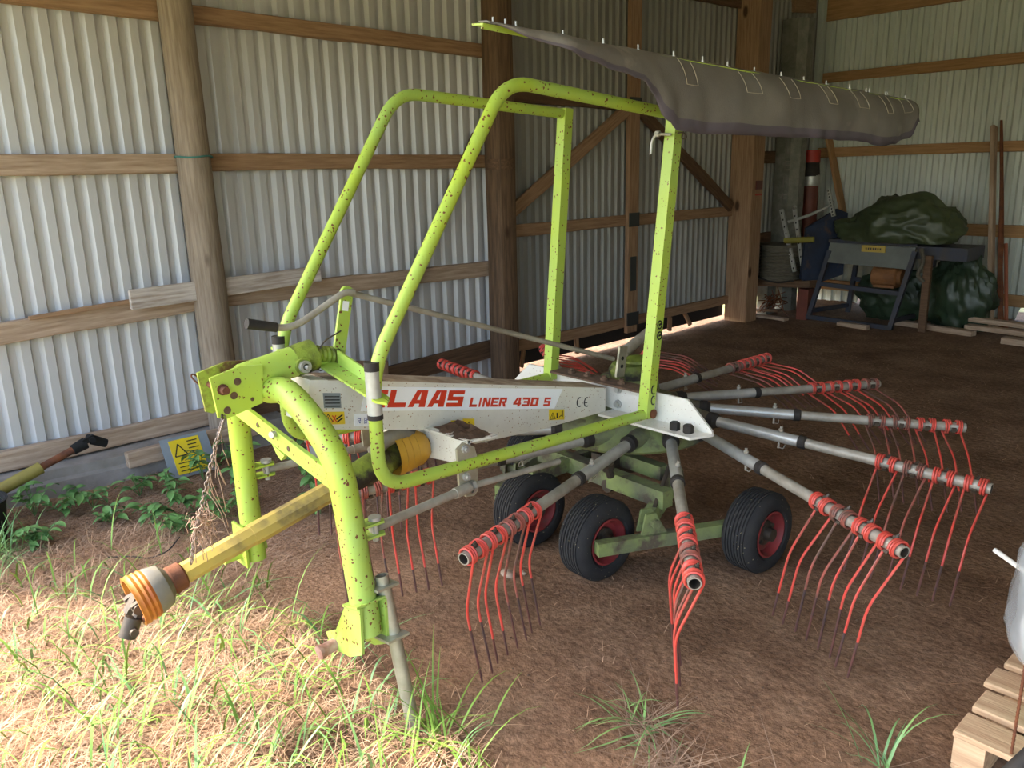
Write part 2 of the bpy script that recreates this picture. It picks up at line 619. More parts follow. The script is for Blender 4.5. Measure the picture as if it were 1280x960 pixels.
def corrugated(name, line, z0f, z1f, outn, m, pitch=0.125, depth=0.028):
    """line: (start, end) 2D; ribs vertical; outn: outward 2D normal"""
    a, e = V((line[0][0], line[0][1], 0)), V((line[1][0], line[1][1], 0))
    d = (e - a)
    L = d.length
    d.normalize()
    o = V((outn[0], outn[1], 0)).normalized()
    prof = []
    x = 0.0
    while x < L:
        for (f, k) in ((0.0, 0), (0.40, 0), (0.48, 1), (0.80, 1)):
            prof.append((min(x + f * pitch, L), k))
        x += pitch
    prof.append((L, 0))
    vs = []
    for (s_, k) in prof:
        p = a + d * s_ + o * (k * depth)
        vs.append((p.x, p.y, z0f(s_)))
        vs.append((p.x, p.y, z1f(s_)))
    fs = [(2 * i, 2 * i + 2, 2 * i + 3, 2 * i + 1) for i in range(len(prof) - 1)]
    mb = MB().add(vs, fs)
    ob = mb.build(name, m, None, smooth=0)
    sd = ob.modifiers.new('gauge', 'SOLIDIFY')
    sd.thickness = 0.002
    return ob


wall_left = corrugated('wall_left', ((wx(YF), YF), (wx(4.76), 4.76)), lambda s_: 0.0, lambda s_: roof_z(YF + s_), (-1, 0), M['sheet'])
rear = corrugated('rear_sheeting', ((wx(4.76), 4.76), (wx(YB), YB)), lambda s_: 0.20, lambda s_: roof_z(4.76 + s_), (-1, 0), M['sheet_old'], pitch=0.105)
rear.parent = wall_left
tag(wall_left, 'pale corrugated sheet wall on timber rails along the left side', 'wall', kind='structure')
wall_back = corrugated('wall_back', ((wx(YB), YB), (XR, YB)), lambda s_: 0.19 if (0.85 < s_ < 1.35 or 2.7 < s_ < 4.2) else 0.0, lambda s_: roof_z(YB), (0, 1), M['sheet_back'], pitch=0.135)
tag(wall_back, 'grey-green corrugated sheet wall at the back of the shed', 'wall', kind='structure')
b = MB()
xa, xb = wx(YB) - 0.25, XR + 0.2
b.prism([(xa, YF, roof_z(YF)), (xb, YF, roof_z(YF)), (xb, YB + .3, roof_z(YB + .3)), (xa, YB + .3, roof_z(YB + .3))], (0, 0, 0.06))
roof = b.build('ceiling', M['roof'], None, smooth=0)
tag(roof, 'sheet roof of the shed sloping up to the back', 'roof', kind='structure')

unseen_wall_right = corrugated('unseen_wall_right', ((XR, -0.5), (XR, YB)), lambda s_: 0.0, lambda s_: roof_z(-0.5 + s_), (1, 0), M['sheet'])  # out of view, added to keep side light off the left wall
tag(unseen_wall_right, 'unseen corrugated sheet wall added on the far right to hold back side light', 'wall', kind='structure')
WL = wall_left
# rails ("girts") of the left wall, bay by bay
YP = [YF, 2.12, 4.76, 6.70, 8.75, YB]


def girt(ya, yb, ha, hb, m, hgt=0.105, th=0.05, dx=0.03):
    return timber('rail', (wx(ya) + dx, ya, ha), (wx(yb) + dx, yb, hb), th, hgt, M[m], WL)


girt(YF, 2.1, 2.87, 2.86, 'wood', 0.12)
girt(2.1, 4.76, 2.86, 2.83, 'wood')
girt(YF, 2.1, 1.95, 1.95, 'wood_grey', 0.115)
girt(2.1, 4.76, 1.955, 1.94, 'wood')
girt(YF, 2.1, 0.96, 1.06, 'wood_grey', 0.13)
girt(2.1, 4.76, 1.06, 1.02, 'wood_grey', 0.125)
girt(YF, 2.1, 0.265, 0.255, 'wood_grey', 0.12)
girt(2.1, 4.76, 0.20, 0.29, 'wood_dark', 0.16)
girt(4.76, 6.70, 2.50, 2.47, 'wood_dark', 0.11)
girt(4.76, 6.70, 1.33, 1.33, 'wood', 0.11)
girt(6.70, 8.75, 1.33, 1.33, 'wood', 0.11)
girt(4.76, 6.70, 0.26, 0.26, 'wood', 0.10)
girt(6.70, 8.75, 0.26, 0.26, 'wood', 0.10)
girt(6.70, 8.75, 3.62, 3.64, 'wood_dark', 0.12)
girt(8.75, 10.6, 1.95, 1.95, 'wood_dark', 0.14)
girt(8.75, 10.6, 0.95, 0.95, 'wood_dark', 0.14)
# posts
log('log_post', (wx(2.12) + 0.16, 2.12, -0.1), (wx(2.12) + 0.16, 2.10, 3.5), 0.112, 0.10, M['log'], WL)
b = MB()
ring = [(wx(2.12) + 0.16 + 0.112 * math.cos(a), 2.11 + 0.112 * math.sin(a), 1.985 + 0.004 * math.sin(3 * a)) for a in [i * math.pi / 10 for i in range(21)]]
b.tube(ring, 0.006, 6)
b.build('twine_tie', mat('teal_twine', lin(66, 120, 112), rough=0.8), WL)
log('log_post', (wx(4.76) + 0.17, 4.76, -0.1), (wx(4.76) + 0.17, 4.76, 3.7), 0.125, 0.12, M['log_dark'], WL, flat=0.35)
b = MB()
b.lathe([(0, .128), (0.085, .128)], (wx(4.76) + 0.17, 4.76, 1.87), (0, 0, 1), 18)
b.build('metal_band', 'wood_dark', WL)
timber('stud', (wx(6.7) + 0.075, 6.70, 0.15), (wx(6.7) + 0.075, 6.70, 3.9), 0.05, 0.16, M['wood'], WL, upv=(0, 1, 0))
timber('square_post', (wx(8.75) + 0.16, 8.78, -0.05), (wx(8.75) + 0.16, 8.78, 4.0), 0.24, 0.30, M['wood'], WL, upv=(1, 0, 0), jit=0.004)
timber('square_post', (wx(8.75) + 0.10, 8.98, -0.05), (wx(8.75) + 0.10, 8.98, 4.0), 0.14, 0.22, M['wood_dark'], WL, upv=(1, 0, 0), jit=0.004)
b = MB()
b.box((wx(8.75) + 0.315, 8.80, 1.63), (0.02, 0.13, 0.10))
b.build('reflector', mat('dull_red_reflector', lin(92, 40, 32), rough=0.4), WL)
b = MB()
b.box((wx(8.75) + 0.315, 8.80, 1.52), (0.02, 0.12, 0.02))
b.build('red_strip', 'redpaint', WL)
# braces in the third and fourth bay and the leaning one beside the second post
timber('brace', (wx(4.9) + .075, 4.90, 1.46), (wx(6.6) + .075, 6.60, 2.42), 0.045, 0.12, M['wood'], WL)
timber('brace', (wx(6.8) + .075, 6.80, 2.42), (wx(8.6) + .075, 8.60, 1.38), 0.045, 0.12, M['wood_dark'], WL)
timber('brace', (wx(3.3) + .09, 3.30, 0.20), (wx(4.5) + .09, 4.58, 2.15), 0.045, 0.10, M['wood_dark'], WL)
# nail plates
for z, w_ in ((2.47, .18), (1.34, .16), (0.30, .19)):
    b = MB()
    b.box((wx(6.7) + 0.106, 6.70, z), (0.01, w_, 0.14))
    b.build('nail_plate', 'plate', WL)
b = MB()
b.box((wx(6.7) + 0.104, 6.70, 0.78), (0.008, 0.09, 0.36))
b.build('nail_plate', 'plate', WL)
# plain black strip set behind the open foot of the third and fourth bay
b = MB()
b.bar((wx(4.8) - .05, 4.8, 0.17), (wx(8.7) - .05, 8.7, 0.17), 0.01, 0.24)
b.build('black_strip', 'matt_black', WL)
for y in (5.15, 5.9, 7.5, 7.8):
    timber('batten', (wx(y) + 0.01, y, 0.20), (wx(y) + 0.07, y + random.uniform(-.12, .12), 0.06), 0.03, 0.05, M['wood'], WL, upv=(0, 1, 0), segs=2)
# back wall rails
for z, m_, hh in ((3.74, 'wood_new', 0.26), (2.93, 'wood_new', 0.12), (2.00, 'wood_new', 0.12), (1.06, 'wood_new', 0.13), (0.27, 'wood_new', 0.13)):
    timber('rail', (wx(YB) + 0.15, YB - 0.035, z), (XR - 0.1, YB - 0.035, z), 0.05, hh, M[m_], wall_back, segs=20)
timber('leaning_board', (-5.02, YB - 0.12, 0.9), (-5.52, YB - 0.10, 2.6), 0.04, 0.14, M['wood_new'], wall_back, upv=(0, 1, 0))
timber('roof_tie', (wx(9.9), 9.9, 3.78), (wx(YB), 10.45, 3.82), 0.10, 0.2, M['wood'], WL)
# front header under the eave
timber('eave_beam', (wx(YF) + .05, YF + .06, 3.24), (XR, YF + .06, 3.24), 0.1, 0.2, M['wood'], roof, segs=20)

# concrete footing of the first bay
b = MB()
ys = [YF + i * (2.55 - YF) / 16 for i in range(17)]
vs, fs = [], []
for y in ys:
    t = 0.185 + 0.012 * noise.noise(V((y * 2, 1, 1)))
    fx = -5.21 - 0.03 * noise.noise(V((y * 1.5, 4, 1)))
    for p in ((wx(y) - .02, -0.1), (fx + 0.02, -0.1), (fx, t - 0.07), (fx - 0.03, t - 0.055), (fx - 0.035, t), (wx(y) - .02, t)):
        vs.append((p[0], y, p[1]))
for i in range(16):
    for j in range(5):
        fs.append((i * 6 + j, i * 6 + j + 1, i * 6 + 7 + j, i * 6 + 6 + j))
fs += [(5, 4, 3, 2, 1, 0), tuple(16 * 6 + j for j in range(6))]
b.add(vs, fs)
foot = b.build('baseboard_left', M['concrete'], None, smooth=30)
tag(foot, 'grey concrete footing under the left sheet wall', 'footing', kind='structure')

# concrete post in the corner with raised letters
b = MB()
pc = (-5.46, 9.72)
b.prism([(pc[0] - .18, pc[1] - .10, -.05), (pc[0] + .04, pc[1] - .12, -.05), (pc[0] + .12, pc[1] - .02, -.05), (pc[0] + .12, pc[1] + .12, -.05), (pc[0] - .18, pc[1] + .12, -.05)], (0.0, 0.0, 3.60))
cpost = b.build('concrete_post', M['concrete_dark'], None, smooth=0)
tag(cpost, 'tall grey concrete post standing in the far corner', 'post')

GLY = {
    'C': [[(0, 0), (.30, 0), (.30, 1), (0, 1)], [(.28, .73), (1, .73), (1, 1), (.28, 1)], [(.28, 0), (1, 0), (1, .27), (.28, .27)]],
    'L': [[(0, 0), (.32, 0), (.32, 1), (0, 1)], [(.30, 0), (1, 0), (1, .27), (.30, .27)]],
    'A': [[(0, 0), (.30, 0), (.66, 1), (.36, 1)], [(.64, 0), (1, 0), (1, 1), (.64, 1)], [(.24, .2), (.66, .2), (.66, .42), (.33, .42)]],
    'S': [[(0, .76), (1, .76), (1, 1), (0, 1)], [(0, .42), (.3, .42), (.3, .8), (0, .8)], [(0, .38), (1, .38), (1, .62), (0, .62)], [(.7, .2), (1, .2), (1, .58), (.7, .58)], [(0, 0), (1, 0), (1, .24), (0, .24)]],
    'I': [[(.25, 0), (.75, 0), (.75, 1), (.25, 1)]],
    'N': [[(0, 0), (.28, 0), (.28, 1), (0, 1)], [(.72, 0), (1, 0), (1, 1), (.72, 1)], [(.1, 1), (.36, 1), (.9, 0), (.64, 0)]],
    'E': [[(0, 0), (.3, 0), (.3, 1), (0, 1)], [(.28, .76), (1, .76), (1, 1), (.28, 1)], [(.28, .39), (.9, .39), (.9, .61), (.28, .61)], [(.28, 0), (1, 0), (1, .24), (.28, .24)]],
    'R': [[(0, 0), (.3, 0), (.3, 1), (0, 1)], [(.28, .76), (1, .76), (1, 1), (.28, 1)], [(.72, .44), (1, .44), (1, .8), (.72, .8)], [(.28, .40), (1, .40), (1, .60), (.28, .60)], [(.46, .42), (.78, .42), (1, 0), (.66, 0)]],
    'F': [[(0, 0), (.28, 0), (.28, 1), (0, 1)], [(.28, .76), (1, .76), (1, 1), (.28, 1)], [(.28, .4), (.85, .4), (.85, .62), (.28, .62)]],
    'B': [[(0, 0), (.28, 0), (.28, 1), (0, 1)], [(.28, .78), (.9, .78), (.9, 1), (.28, 1)], [(.28, .4), (.9, .4), (.9, .6), (.28, .6)], [(.28, 0), (.9, 0), (.9, .22), (.28, .22)], [(.7, .2), (1, .2), (1, .42), (.7, .42)], [(.7, .58), (1, .58), (1, .8), (.7, .8)]],
    '4': [[(.6, 0), (.9, 0), (.9, 1), (.6, 1)], [(0, .2), (1, .2), (1, .42), (0, .42)], [(0, .4), (.3, .4), (.62, 1), (.36, 1)]],
    '3': [[(0, .76), (1, .76), (1, 1), (0, 1)], [(.7, .1), (1, .1), (1, .9), (.7, .9)], [(.2, .39), (.9, .39), (.9, .61), (.2, .61)], [(0, 0), (1, 0), (1, .24), (0, .24)]],
    '0': [[(0, 0), (.3, 0), (.3, 1), (0, 1)], [(.7, 0), (1, 0), (1, 1), (.7, 1)], [(.2, .78), (.8, .78), (.8, 1), (.2, 1)], [(.2, 0), (.8, 0), (.8, .22), (.2, .22)]],
    '7': [[(0, .76), (1, .76), (1, 1), (0, 1)], [(.25, 0), (.55, 0), (1, .8), (.7, .8)]],
}


def letters(mb, text, org, ud, vd, w, h, gap, shear=0.0, th=(0.001, 0, 0), thin=1.0):
    """flat lettering: origin, unit direction along the line, unit up; w, h of a glyph"""
    org, ud, vd = V(org), V(ud).normalized(), V(vd).normalized()
    x = 0.0
    for ch in text:
        if ch == ' ':
            x += w * 0.8
            continue
        gw = w * (0.45 if ch == 'I' else 1.0)
        for iq, q in enumerate(GLY[ch]):
            if thin != 1.0:
                cx = sum(p[0] for p in q) / 4
                cy = sum(p[1] for p in q) / 4
                dx = max(p[0] for p in q) - min(p[0] for p in q)
                dy = max(p[1] for p in q) - min(p[1] for p in q)
                q = [(cx + (p[0] - cx) * (thin if dx < dy else 1), cy + (p[1] - cy) * (thin if dy <= dx else 1)) for p in q]
            mb.prism([org + ud * (x + p[0] * gw + shear * p[1] * h) + vd * (p[1] * h) for p in q], V(th) * (1 + .12 * iq))
        x += gw + gap
    return mb


for k, ch in enumerate('LEFF'):
    b = MB()
    letters(b, ch, (pc[0] - .03 - k * .004, pc[1] - .122, 1.98 - k * .20), (1, 0.05, 0), (0, 0, 1), 0.075, 0.13, 0.05, th=(0, -0.006, 0), thin=0.4)
    b.build('raised_letter', 'concrete', cpost, smooth=0)

# ------------------------------------------------------------------ the hay rake
RC = V((-2.6226, 3.1712, 0.0))
rake = thing('hay_rake', 'lime green and white single-rotor hay rake with red tines, parked in the shed', 'hay rake', RC)
XC = -2.62


def P(name, mb, m, parent=rake, label=None, smooth=35):
    o = mb.build(name, m, parent, smooth)
    if label:
        o['label'] = label
    return o


# --- wheels and running gear
WR = 0.196
tyre = MB()
prof = []
hw = 0.082
prof_r = [(-hw + .02, .105), (-hw, .125), (-hw - .004, .150), (-hw + .008, .178), (-hw + .026, .192)]
xs = -hw + .026
for i in range(7):
    xa_ = -0.056 + i * 0.016
    prof_r += [(xa_, .1945), (xa_ + .0115, .196), (xa_ + .0125, .190), (xa_ + .015, .190)]
prof_r += [(hw - .026, .192), (hw - .008, .178), (hw + .004, .150), (hw, .125), (hw - .02, .105)]
tyre.lathe(prof_r, (0, 0, 0), (1, 0, 0), 40)
tyre.lathe([(-hw + .02, .105), (hw - .02, .105)], (0, 0, 0), (1, 0, 0), 40)
rimb = MB()
rimb.lathe([(hw - .015, .108), (hw - .006, .112), (hw - .004, .104), (hw - .02, .095), (hw - .045, .088), (hw - .05, .045), (hw - .035, .04), (-0.03, .04)], (0, 0, 0), (1, 0, 0), 32)
rimb.lathe([(-hw + .015, .108), (-hw + .006, .112), (-hw + .004, .104), (-hw + .02, .095), (-hw + .045, .088), (-hw + .05, .045), (0.03, .04)], (0, 0, 0), (1, 0, 0), 32)
hubb = MB()
hubb.lathe([(hw - .05, .062), (hw - .035, .060), (hw - .028, .034), (hw + .004, .030), (hw + .006, 0.0)], (0, 0, 0), (1, 0, 0), 20)
for k in range(4):
    a = k * math.pi / 2 + .4
    hubb.lathe([(hw - .04, .010), (hw - .022, .010), (hw - .022, 0)], (0, .05 * math.cos(a), .05 * math.sin(a)), (1, 0, 0), 6)
t_me = tyre.build('wheel', 'rubber', None).data
r_me = rimb.build('rim', 'rim', None).data
h_me = hubb.build('wheel_hub', 'steel_dark', None).data
for n_ in ('wheel', 'rim', 'wheel_hub'):
    bpy.data.objects.remove(bpy.data.objects[n_])
WH = [(-2.345, 2.62, 0), (-1.865, 3.21, 0), (-2.825, 2.64, math.pi * 0), (-3.37, 3.20, 0)]
for (x, y, a) in WH:
    w_ = inst('wheel', t_me, rake, V((x, y, WR - 0.008)) - RC, (random.uniform(0, 6), 0, math.radians(-2)))
    inst('rim', r_me, w_)
    inst('wheel_hub', h_me, w_)
for s_ in (1, -1):
    def mx(x):
        return XC + s_ * (x - XC)
    b = MB()
    b.bar((mx(-2.24), 2.50, .205) if s_ > 0 else (mx(-2.18), 2.64, .205), (mx(-1.96), 3.10, .205), 0.05, 0.062)
    b.tube([(mx(-2.32), 2.62, .19), (mx(-2.20), 2.60, .19)], .016, 10)
    b.tube([(mx(-2.02), 3.18, .19), (mx(-1.84), 3.21, .19)], .016, 10)
    P('rocker_bar', b, 'lime_dirty')
    b = MB()
    b.prism([(mx(-2.155), 2.70, .23), (mx(-2.10), 2.82, .23), (mx(-2.125), 2.765, .335), (mx(-2.145), 2.72, .335)], (.012 * s_, -.005, 0))
    b.prism([(mx(-2.205), 2.73, .23), (mx(-2.15), 2.85, .23), (mx(-2.175), 2.795, .335), (mx(-2.195), 2.75, .335)], (.012 * s_, -.005, 0))
    b.tube([(mx(-2.22), 2.80, .29), (mx(-2.09), 2.74, .29)], .022, 10)
    P('pivot_bracket', b, 'lime_dirty')
    b = MB()
    b.bar((mx(-2.18), 2.78, .27), (mx(-2.24), 3.10, .40), 0.05, 0.08)
    P('swing_arm', b, 'lime_dirty')
    b = MB()
    b.tube([(mx(-2.17), 2.82, .33), (mx(-2.24), 3.04, .50)], .011, 8)
    P('stay_rod', b, 'steel_dark')
b = MB()
b.bar((-3.10, 2.92, .37), (-2.14, 2.88, .36), 0.07, 0.085)
P('cross_beam', b, 'lime_dirty')
b = MB()
b.bar((-2.80, 2.62, .36), (-2.78, 3.12, .38), 0.05, 0.07)
b.bar((-2.30, 3.06, .40), (-2.95, 3.10, .40), 0.06, 0.07)
P('chassis_beam', b, 'lime_dirty')
b = MB()
b.lathe([(.30, .05), (.46, .06), (.50, .10), (.53, .10)], (RC.x, RC.y, 0), (0, 0, 1), 20)
b.bar((RC.x, 2.94, .40), (RC.x, 3.2, .40), .10, .09)
P('rotor_column', b, 'steel_dark')
b = MB()
b.lathe([(0, .02), (.05, .02), (.05, .034), (.075, .034), (.075, 0)], (-2.42, 2.80, .42), (0, -0.4, 1), 8)
b.lathe([(0, .035), (.04, .035), (.04, 0)], (-2.50, 2.90, .33), (0, -1, 0), 8)
P('chassis_bolt', b, 'steel_dark')

# --- rotor hub
HZ = 0.612
b = MB()
b.lathe([(-.085, .10), (-.085, .40), (-.07, .415), (-.045, .40), (.03, .33), (.09, .24), (.115, .16), (.20, .15), (.20, 0)], (RC.x, RC.y, HZ), (0, 0, 1), 39)
P('rotor_hub', b, 'lime_dirty')
b = MB()
b.lathe([(0, .115), (.04, .12), (.07, .10), (.085, .06), (.085, 0)], (RC.x, RC.y + .02, .81), (0, 0, 1), 24)
b.lathe([(0, .09), (.012, .09), (.018, .05), (.03, .02), (.03, 0)], (RC.x + .03, RC.y + .03, .895), (0, 0, 1), 20)
P('hub_cap', b, 'grease')

# --- the thirteen tine arms
PH, DA, OFF, CONE = -1.3464, 2 * math.pi / 13, 0.1948, 0.0223
TX, TY = -0.0229, 0.0174
S0, S1, S2 = 0.40, 0.86, 1.65
am = MB()
am.tube([(S0 - .12, 0, 0), (S1, 0, 0)], .027, 16, mi=0)
am.tube([(S1 - .01, 0, 0), (S2, 0, 0)], .0235, 16, cap=False, mi=1)
am.tube([(S2, 0, 0), (S1, 0, 0)], .0190, 16, cap=False, mi=2)
am.lathe([(0, .0190), (0, .0235)], (S2, 0, 0), (1, 0, 0), 16, mi=1)
arm_me = am.build('tine_arm', ['galv', 'galv_worn', 'steel_dark'], None)
arm_me, _o = arm_me.data, arm_me
bpy.data.objects.remove(_o)
cb = MB()
cb.lathe([(S0 - .05, .030), (S0 - .04, .040), (S0 - .005, .041), (S0 + .0, .036), (S0 + .012, .033), (S0 + .014, .027)], (0, 0, 0), (1, 0, 0), 16)
boot_me = cb.build('rubber_boot', 'boot', None); _o = boot_me; boot_me = _o.data; bpy.data.objects.remove(_o)
cb = MB()
cb.tube([(0.18, 0, -.02), (S0 - .04, 0, 0)], [.075, .038], 14)
sock_me = cb.build('arm_socket', 'lime_dirty', None); _o = sock_me; sock_me = _o.data; bpy.data.objects.remove(_o)
cb = MB()
cb.lathe([(S1 - .025, .027), (S1 - .025, .031), (S1 + .005, .031), (S1 + .012, .024)], (0, 0, 0), (1, 0, 0), 16)
col_me = cb.build('collar', 'boot', None); _o = col_me; col_me = _o.data; bpy.data.objects.remove(_o)
cb = MB()
cb.tube([(0.74, 0, -.055), (0.74, 0, .052)], .006, 8)
cb.lathe([(0, .010), (.010, .012), (.016, .006), (.024, .008), (.026, 0)], (0.74, 0, .028), (0, 0, 1), 8)
cb.tube(fillet([(0.74, 0, -.05), (0.765, .0, -.055), (0.765, .02, -.028), (0.73, .02, -.03)], .01, 3), .0025, 6)
pin_me = cb.build('locking_pin', 'galv_worn', None); _o = pin_me; pin_me = _o.data; bpy.data.objects.remove(_o)


def tine_mesh(worn, paint):
    """double spring tine: two coils round the tube and two cranked prongs; x along the arm, prongs hang down -z"""
    tb = MB()
    wr = 0.0050
    rc = 0.0235 + 0.0085
    for sgn in (-1, 1):
        pts = []
        turns, nseg = 2.6, 36
        for i in range(nseg + 1):
            t = i / nseg
            ang = 2 * math.pi * turns * (1 - t)
            pts.append(V((sgn * (0.014 + 0.029 * t), rc * math.cos(ang), rc * math.sin(ang))))
        end = pts[-1]
        ins = V((-sgn * .011, 0, 0))
        bend = end + ins + V((0, -.004, -.235))
        k = math.radians(24)
        d2 = V((0, math.sin(k), -math.cos(k)))
        prong = fillet([end, bend, bend + d2 * .285], .05, 5)
        cut = prong[-1].lerp(prong[-2], worn)
        tb.tube(pts + prong[1:-1] + [cut], wr, 6, cap=False, mi=0)
        tb.tube([cut, prong[-1].lerp(cut, .06), prong[-1]], [wr, wr * .96, wr * .6], 6, cap=True, mi=1)
    tb.box((0, 0, .029), (.020, .018, .010), mi=2)
    tb.lathe([(0, .0075), (.008, .0075), (.008, .0045), (.015, .0045), (.015, 0)], (0, 0, .033), (0, 0, 1), 6, mi=2)
    tb.box((0, 0, -.031), (.020, .022, .010), mi=2)
    o_ = tb.build('spring_tine', [paint, 'tip', 'steel_dark'], None)
    me_ = o_.data
    bpy.data.objects.remove(o_)
    return me_


tine_kinds = [tine_mesh(.45, 'red'), tine_mesh(.62, 'red'), tine_mesh(.9, 'red'), tine_mesh(.8, 'red_dull')]
PHI = [15, 18, 33, 50, 74, 82, 85, 84, 78, 60, 34, 14, 10]
for k in range(13):
    a = PH + DA * k
    e, t = V((math.cos(a), math.sin(a), 0)), V((-math.sin(a), math.cos(a), 0))

    def pt(s_):
        X = OFF * t + e * s_
        X.z = HZ + TX * X.x + TY * X.y - CONE * s_
        return X
    p0, p1 = pt(0.0), pt(1.65)
    d = (p1 - p0).normalized()
    side = V((0, 0, 1)).cross(d).normalized()
    u = d.cross(side)
    R = Matrix((d, side, u)).transposed().to_4x4()
    R.translation = p0
    ao = bpy.data.objects.new('tine_arm', arm_me)
    COL.objects.link(ao)
    ao.parent = rake
    ao.matrix_local = R
    inst('arm_socket', sock_me, ao)
    inst('rubber_boot', boot_me, ao)
    inst('collar', col_me, ao)
    inst('locking_pin', pin_me, ao, rot=(math.radians(random.uniform(-12, 12)), 0, 0))
    for q, s_ in enumerate((1.235, 1.352, 1.470, 1.592)):
        inst('spring_tine', random.choice(tine_kinds), ao, (s_, 0, 0), (-math.radians(PHI[k] + random.uniform(-2.5, 2.5)), 0, math.radians(random.uniform(-1.5, 1.5))))

# --- transverse white angle frame at the rotor head
YW = 2.95
b = MB()
b.prism([(XC - .66, YW, .69), (XC + .66, YW, .69), (XC + .655, YW, .715), (XC + .52, YW, .835), (XC - .52, YW, .835), (XC - .655, YW, .715)], (0, 0.012, 0), 0)
b.prism([(XC + .08, YW - .11, .69), (XC + .62, YW - .11, .69), (XC + .66, YW, .69), (XC + .08, YW, .69)], (0, 0, 0.012), 0)
b.prism([(XC - .62, YW - .11, .69), (XC - .08, YW - .11, .69), (XC - .08, YW, .69), (XC - .66, YW, .69)], (0, 0, 0.012), 0)
P('rotor_frame', b, 'white', label='white angle steel frame across the rotor head')
b = MB()
b.box((XC + .02, YW - .02, .842), (.62, .10, .010))
P('top_flange', b, 'dirty_top')
for (dx, dy) in ((.50, -.06), (.57, -.055)):
    b = MB()
    b.lathe([(0, .024), (.032, .024), (.038, .018), (.038, 0)], (XC + dx, YW + dy, .702), (0, 0, 1), 6)
    P('bolt', b, 'boot')
for (dx, z) in ((.115, .81), (.115, .735)):
    b = MB()
    b.lathe([(0, .022), (.006, .022), (.006, .014), (.022, .014), (.022, 0)], (XC + dx, YW, z), (0, -1, 0), 8)
    P('bolt', b, 'galv')
for i in range(4):
    b = MB()
    b.lathe([(0, .020), (.012, .020), (.014, .012), (.024, .012), (.024, 0)], (XC - .18 + i * .11, YW - .02, .846), (0, 0, 1), 8)
    P('bolt', b, 'dirty_top')

# --- drawbar beam: near face outline in (y, z)
HB = 0.075
outl = [(1.33, 1.155), (1.52, 1.118), (2.90, .818), (2.90, .700), (2.48, .708), (2.07, .735), (1.84, .852), (1.39, .958), (1.30, 1.00)]
b = MB()
b.prism([(XC - HB, y, z) for y, z in outl], (2 * HB, 0, 0))
P('drawbar', b, 'white', label='white box-section drawbar')
b = MB()
b.prism([(XC - HB - .004, y, z) for y, z in [(1.40, 1.141), (1.52, 1.1185), (2.90, .8185), (2.90, .8215), (1.52, 1.1215), (1.40, 1.144)]], (2 * HB + .008, 0, 0))
P('dirt_layer', b, mat('dusty_edge', lin(176, 160, 138), lin(120, 96, 74), 9, rough=.9))
XN = XC + HB          # near face
dk = P('decal', MB().prism([(XN, 1.525, .998), (XN, 2.545, .790), (XN, 2.600, .872), (XN, 1.555, 1.088)], (.0015, 0, 0)), 'decal', label='white name strip on the drawbar side', smooth=0)
ud, vd = V((0, 1.02, -.208)).normalized(), V((0, .12, 1.0)).normalized()
LX = XN + .0015
b = MB()
letters(b, 'CLAAS', V((LX, 1.525, .998)) + ud * .022 + vd * .014, ud, vd, .083, .068, .012, shear=.22)
P('lettering', b, 'letter_red', dk, smooth=0)
b = MB()
letters(b, 'LINER', V((LX, 1.525, .998)) + ud * .525 + vd * .012, ud, vd, .041, .040, .006, shear=.22)
P('lettering', b, 'letter_red', dk, smooth=0)
b = MB()
letters(b, '430', V((LX, 1.525, .998)) + ud * .775 + vd * .012, ud, vd, .046, .040, .007, shear=.22)
P('lettering', b, 'letter_red', dk, smooth=0)
b = MB()
letters(b, 'S', V((LX, 1.525, .998)) + ud * .965 + vd * .012, ud, vd, .040, .040, .007, shear=.22)
P('lettering', b, 'letter_red', dk, smooth=0)


def sticker(name, pts, m, parent=rake):
    return P(name, MB().prism([(XN, y, z) for y, z in pts], (.0015, 0, 0)), m, parent, smooth=0)


def warn_tri(st, cy, cz, s_, x=None):
    x = XN + .0015 if x is None else x
    q = MB()
    A_, B_, C_ = V((x, cy - s_, cz - s_ * .7)), V((x, cy + s_, cz - s_ * .9)), V((x, cy + .02 * s_, cz + s_ * .95))
    for (u_, v_) in ((A_, B_), (B_, C_), (C_, A_)):
        q.bar(u_, v_, .001, s_ * .16, upv=(1, 0, 0))
        q.bar(u_ , v_, s_ * .16, .0008, upv=(1, 0, 0))
    q.bar(V((x, cy, cz - s_ * .35)), V((x, cy, cz + s_ * .35)), s_ * .2, .001, upv=(1, 0, 0))
    return P('warning_mark', q, 'black', st, smooth=0)


s1 = sticker('warning_sticker', [(1.365, 1.03), (1.455, 1.012), (1.455, .964), (1.365, .982)], 'yellow')
warn_tri(s1, 1.388, 1.000, .018)
q = MB()
q.bar((XN + .0015, 1.42, .990), (XN + .0015, 1.447, 1.002), .006, .001, upv=(1, 0, 0))
q.bar((XN + .0015, 1.422, .979), (XN + .0015, 1.447, .990), .006, .001, upv=(1, 0, 0))
P('warning_mark', q, 'black', s1, smooth=0)
q = MB()
q.bar((XN + .0015, 1.405, .984), (XN + .0015, 1.42, 1.006), .004, .001, upv=(1, 0, 0))
q.bar((XN + .0015, 1.405, 1.008), (XN + .0015, 1.42, .982), .004, .001, upv=(1, 0, 0))
P('warning_mark', q, 'letter_red', s1, smooth=0)
s2 = sticker('warning_sticker', [(1.945, .868), (2.005, .855), (2.005, .803), (1.945, .816)], M['yellow'])
warn_tri(s2, 1.975, .832, .020)
s3 = sticker('warning_sticker', [(2.007, .862), (2.068, .848), (2.068, .789), (2.007, .803)], M['yellow'])
warn_tri(s3, 2.037, .823, .020)
s4 = sticker('warning_sticker', [(2.51, .792), (2.61, .772), (2.61, .722), (2.51, .742)], M['yellow'])
warn_tri(s4, 2.533, .756, .018)
q = MB()
q.bar((XN + .0015, 2.563, .740), (XN + .0015, 2.563, .766), .010, .001, upv=(1, 0, 0))
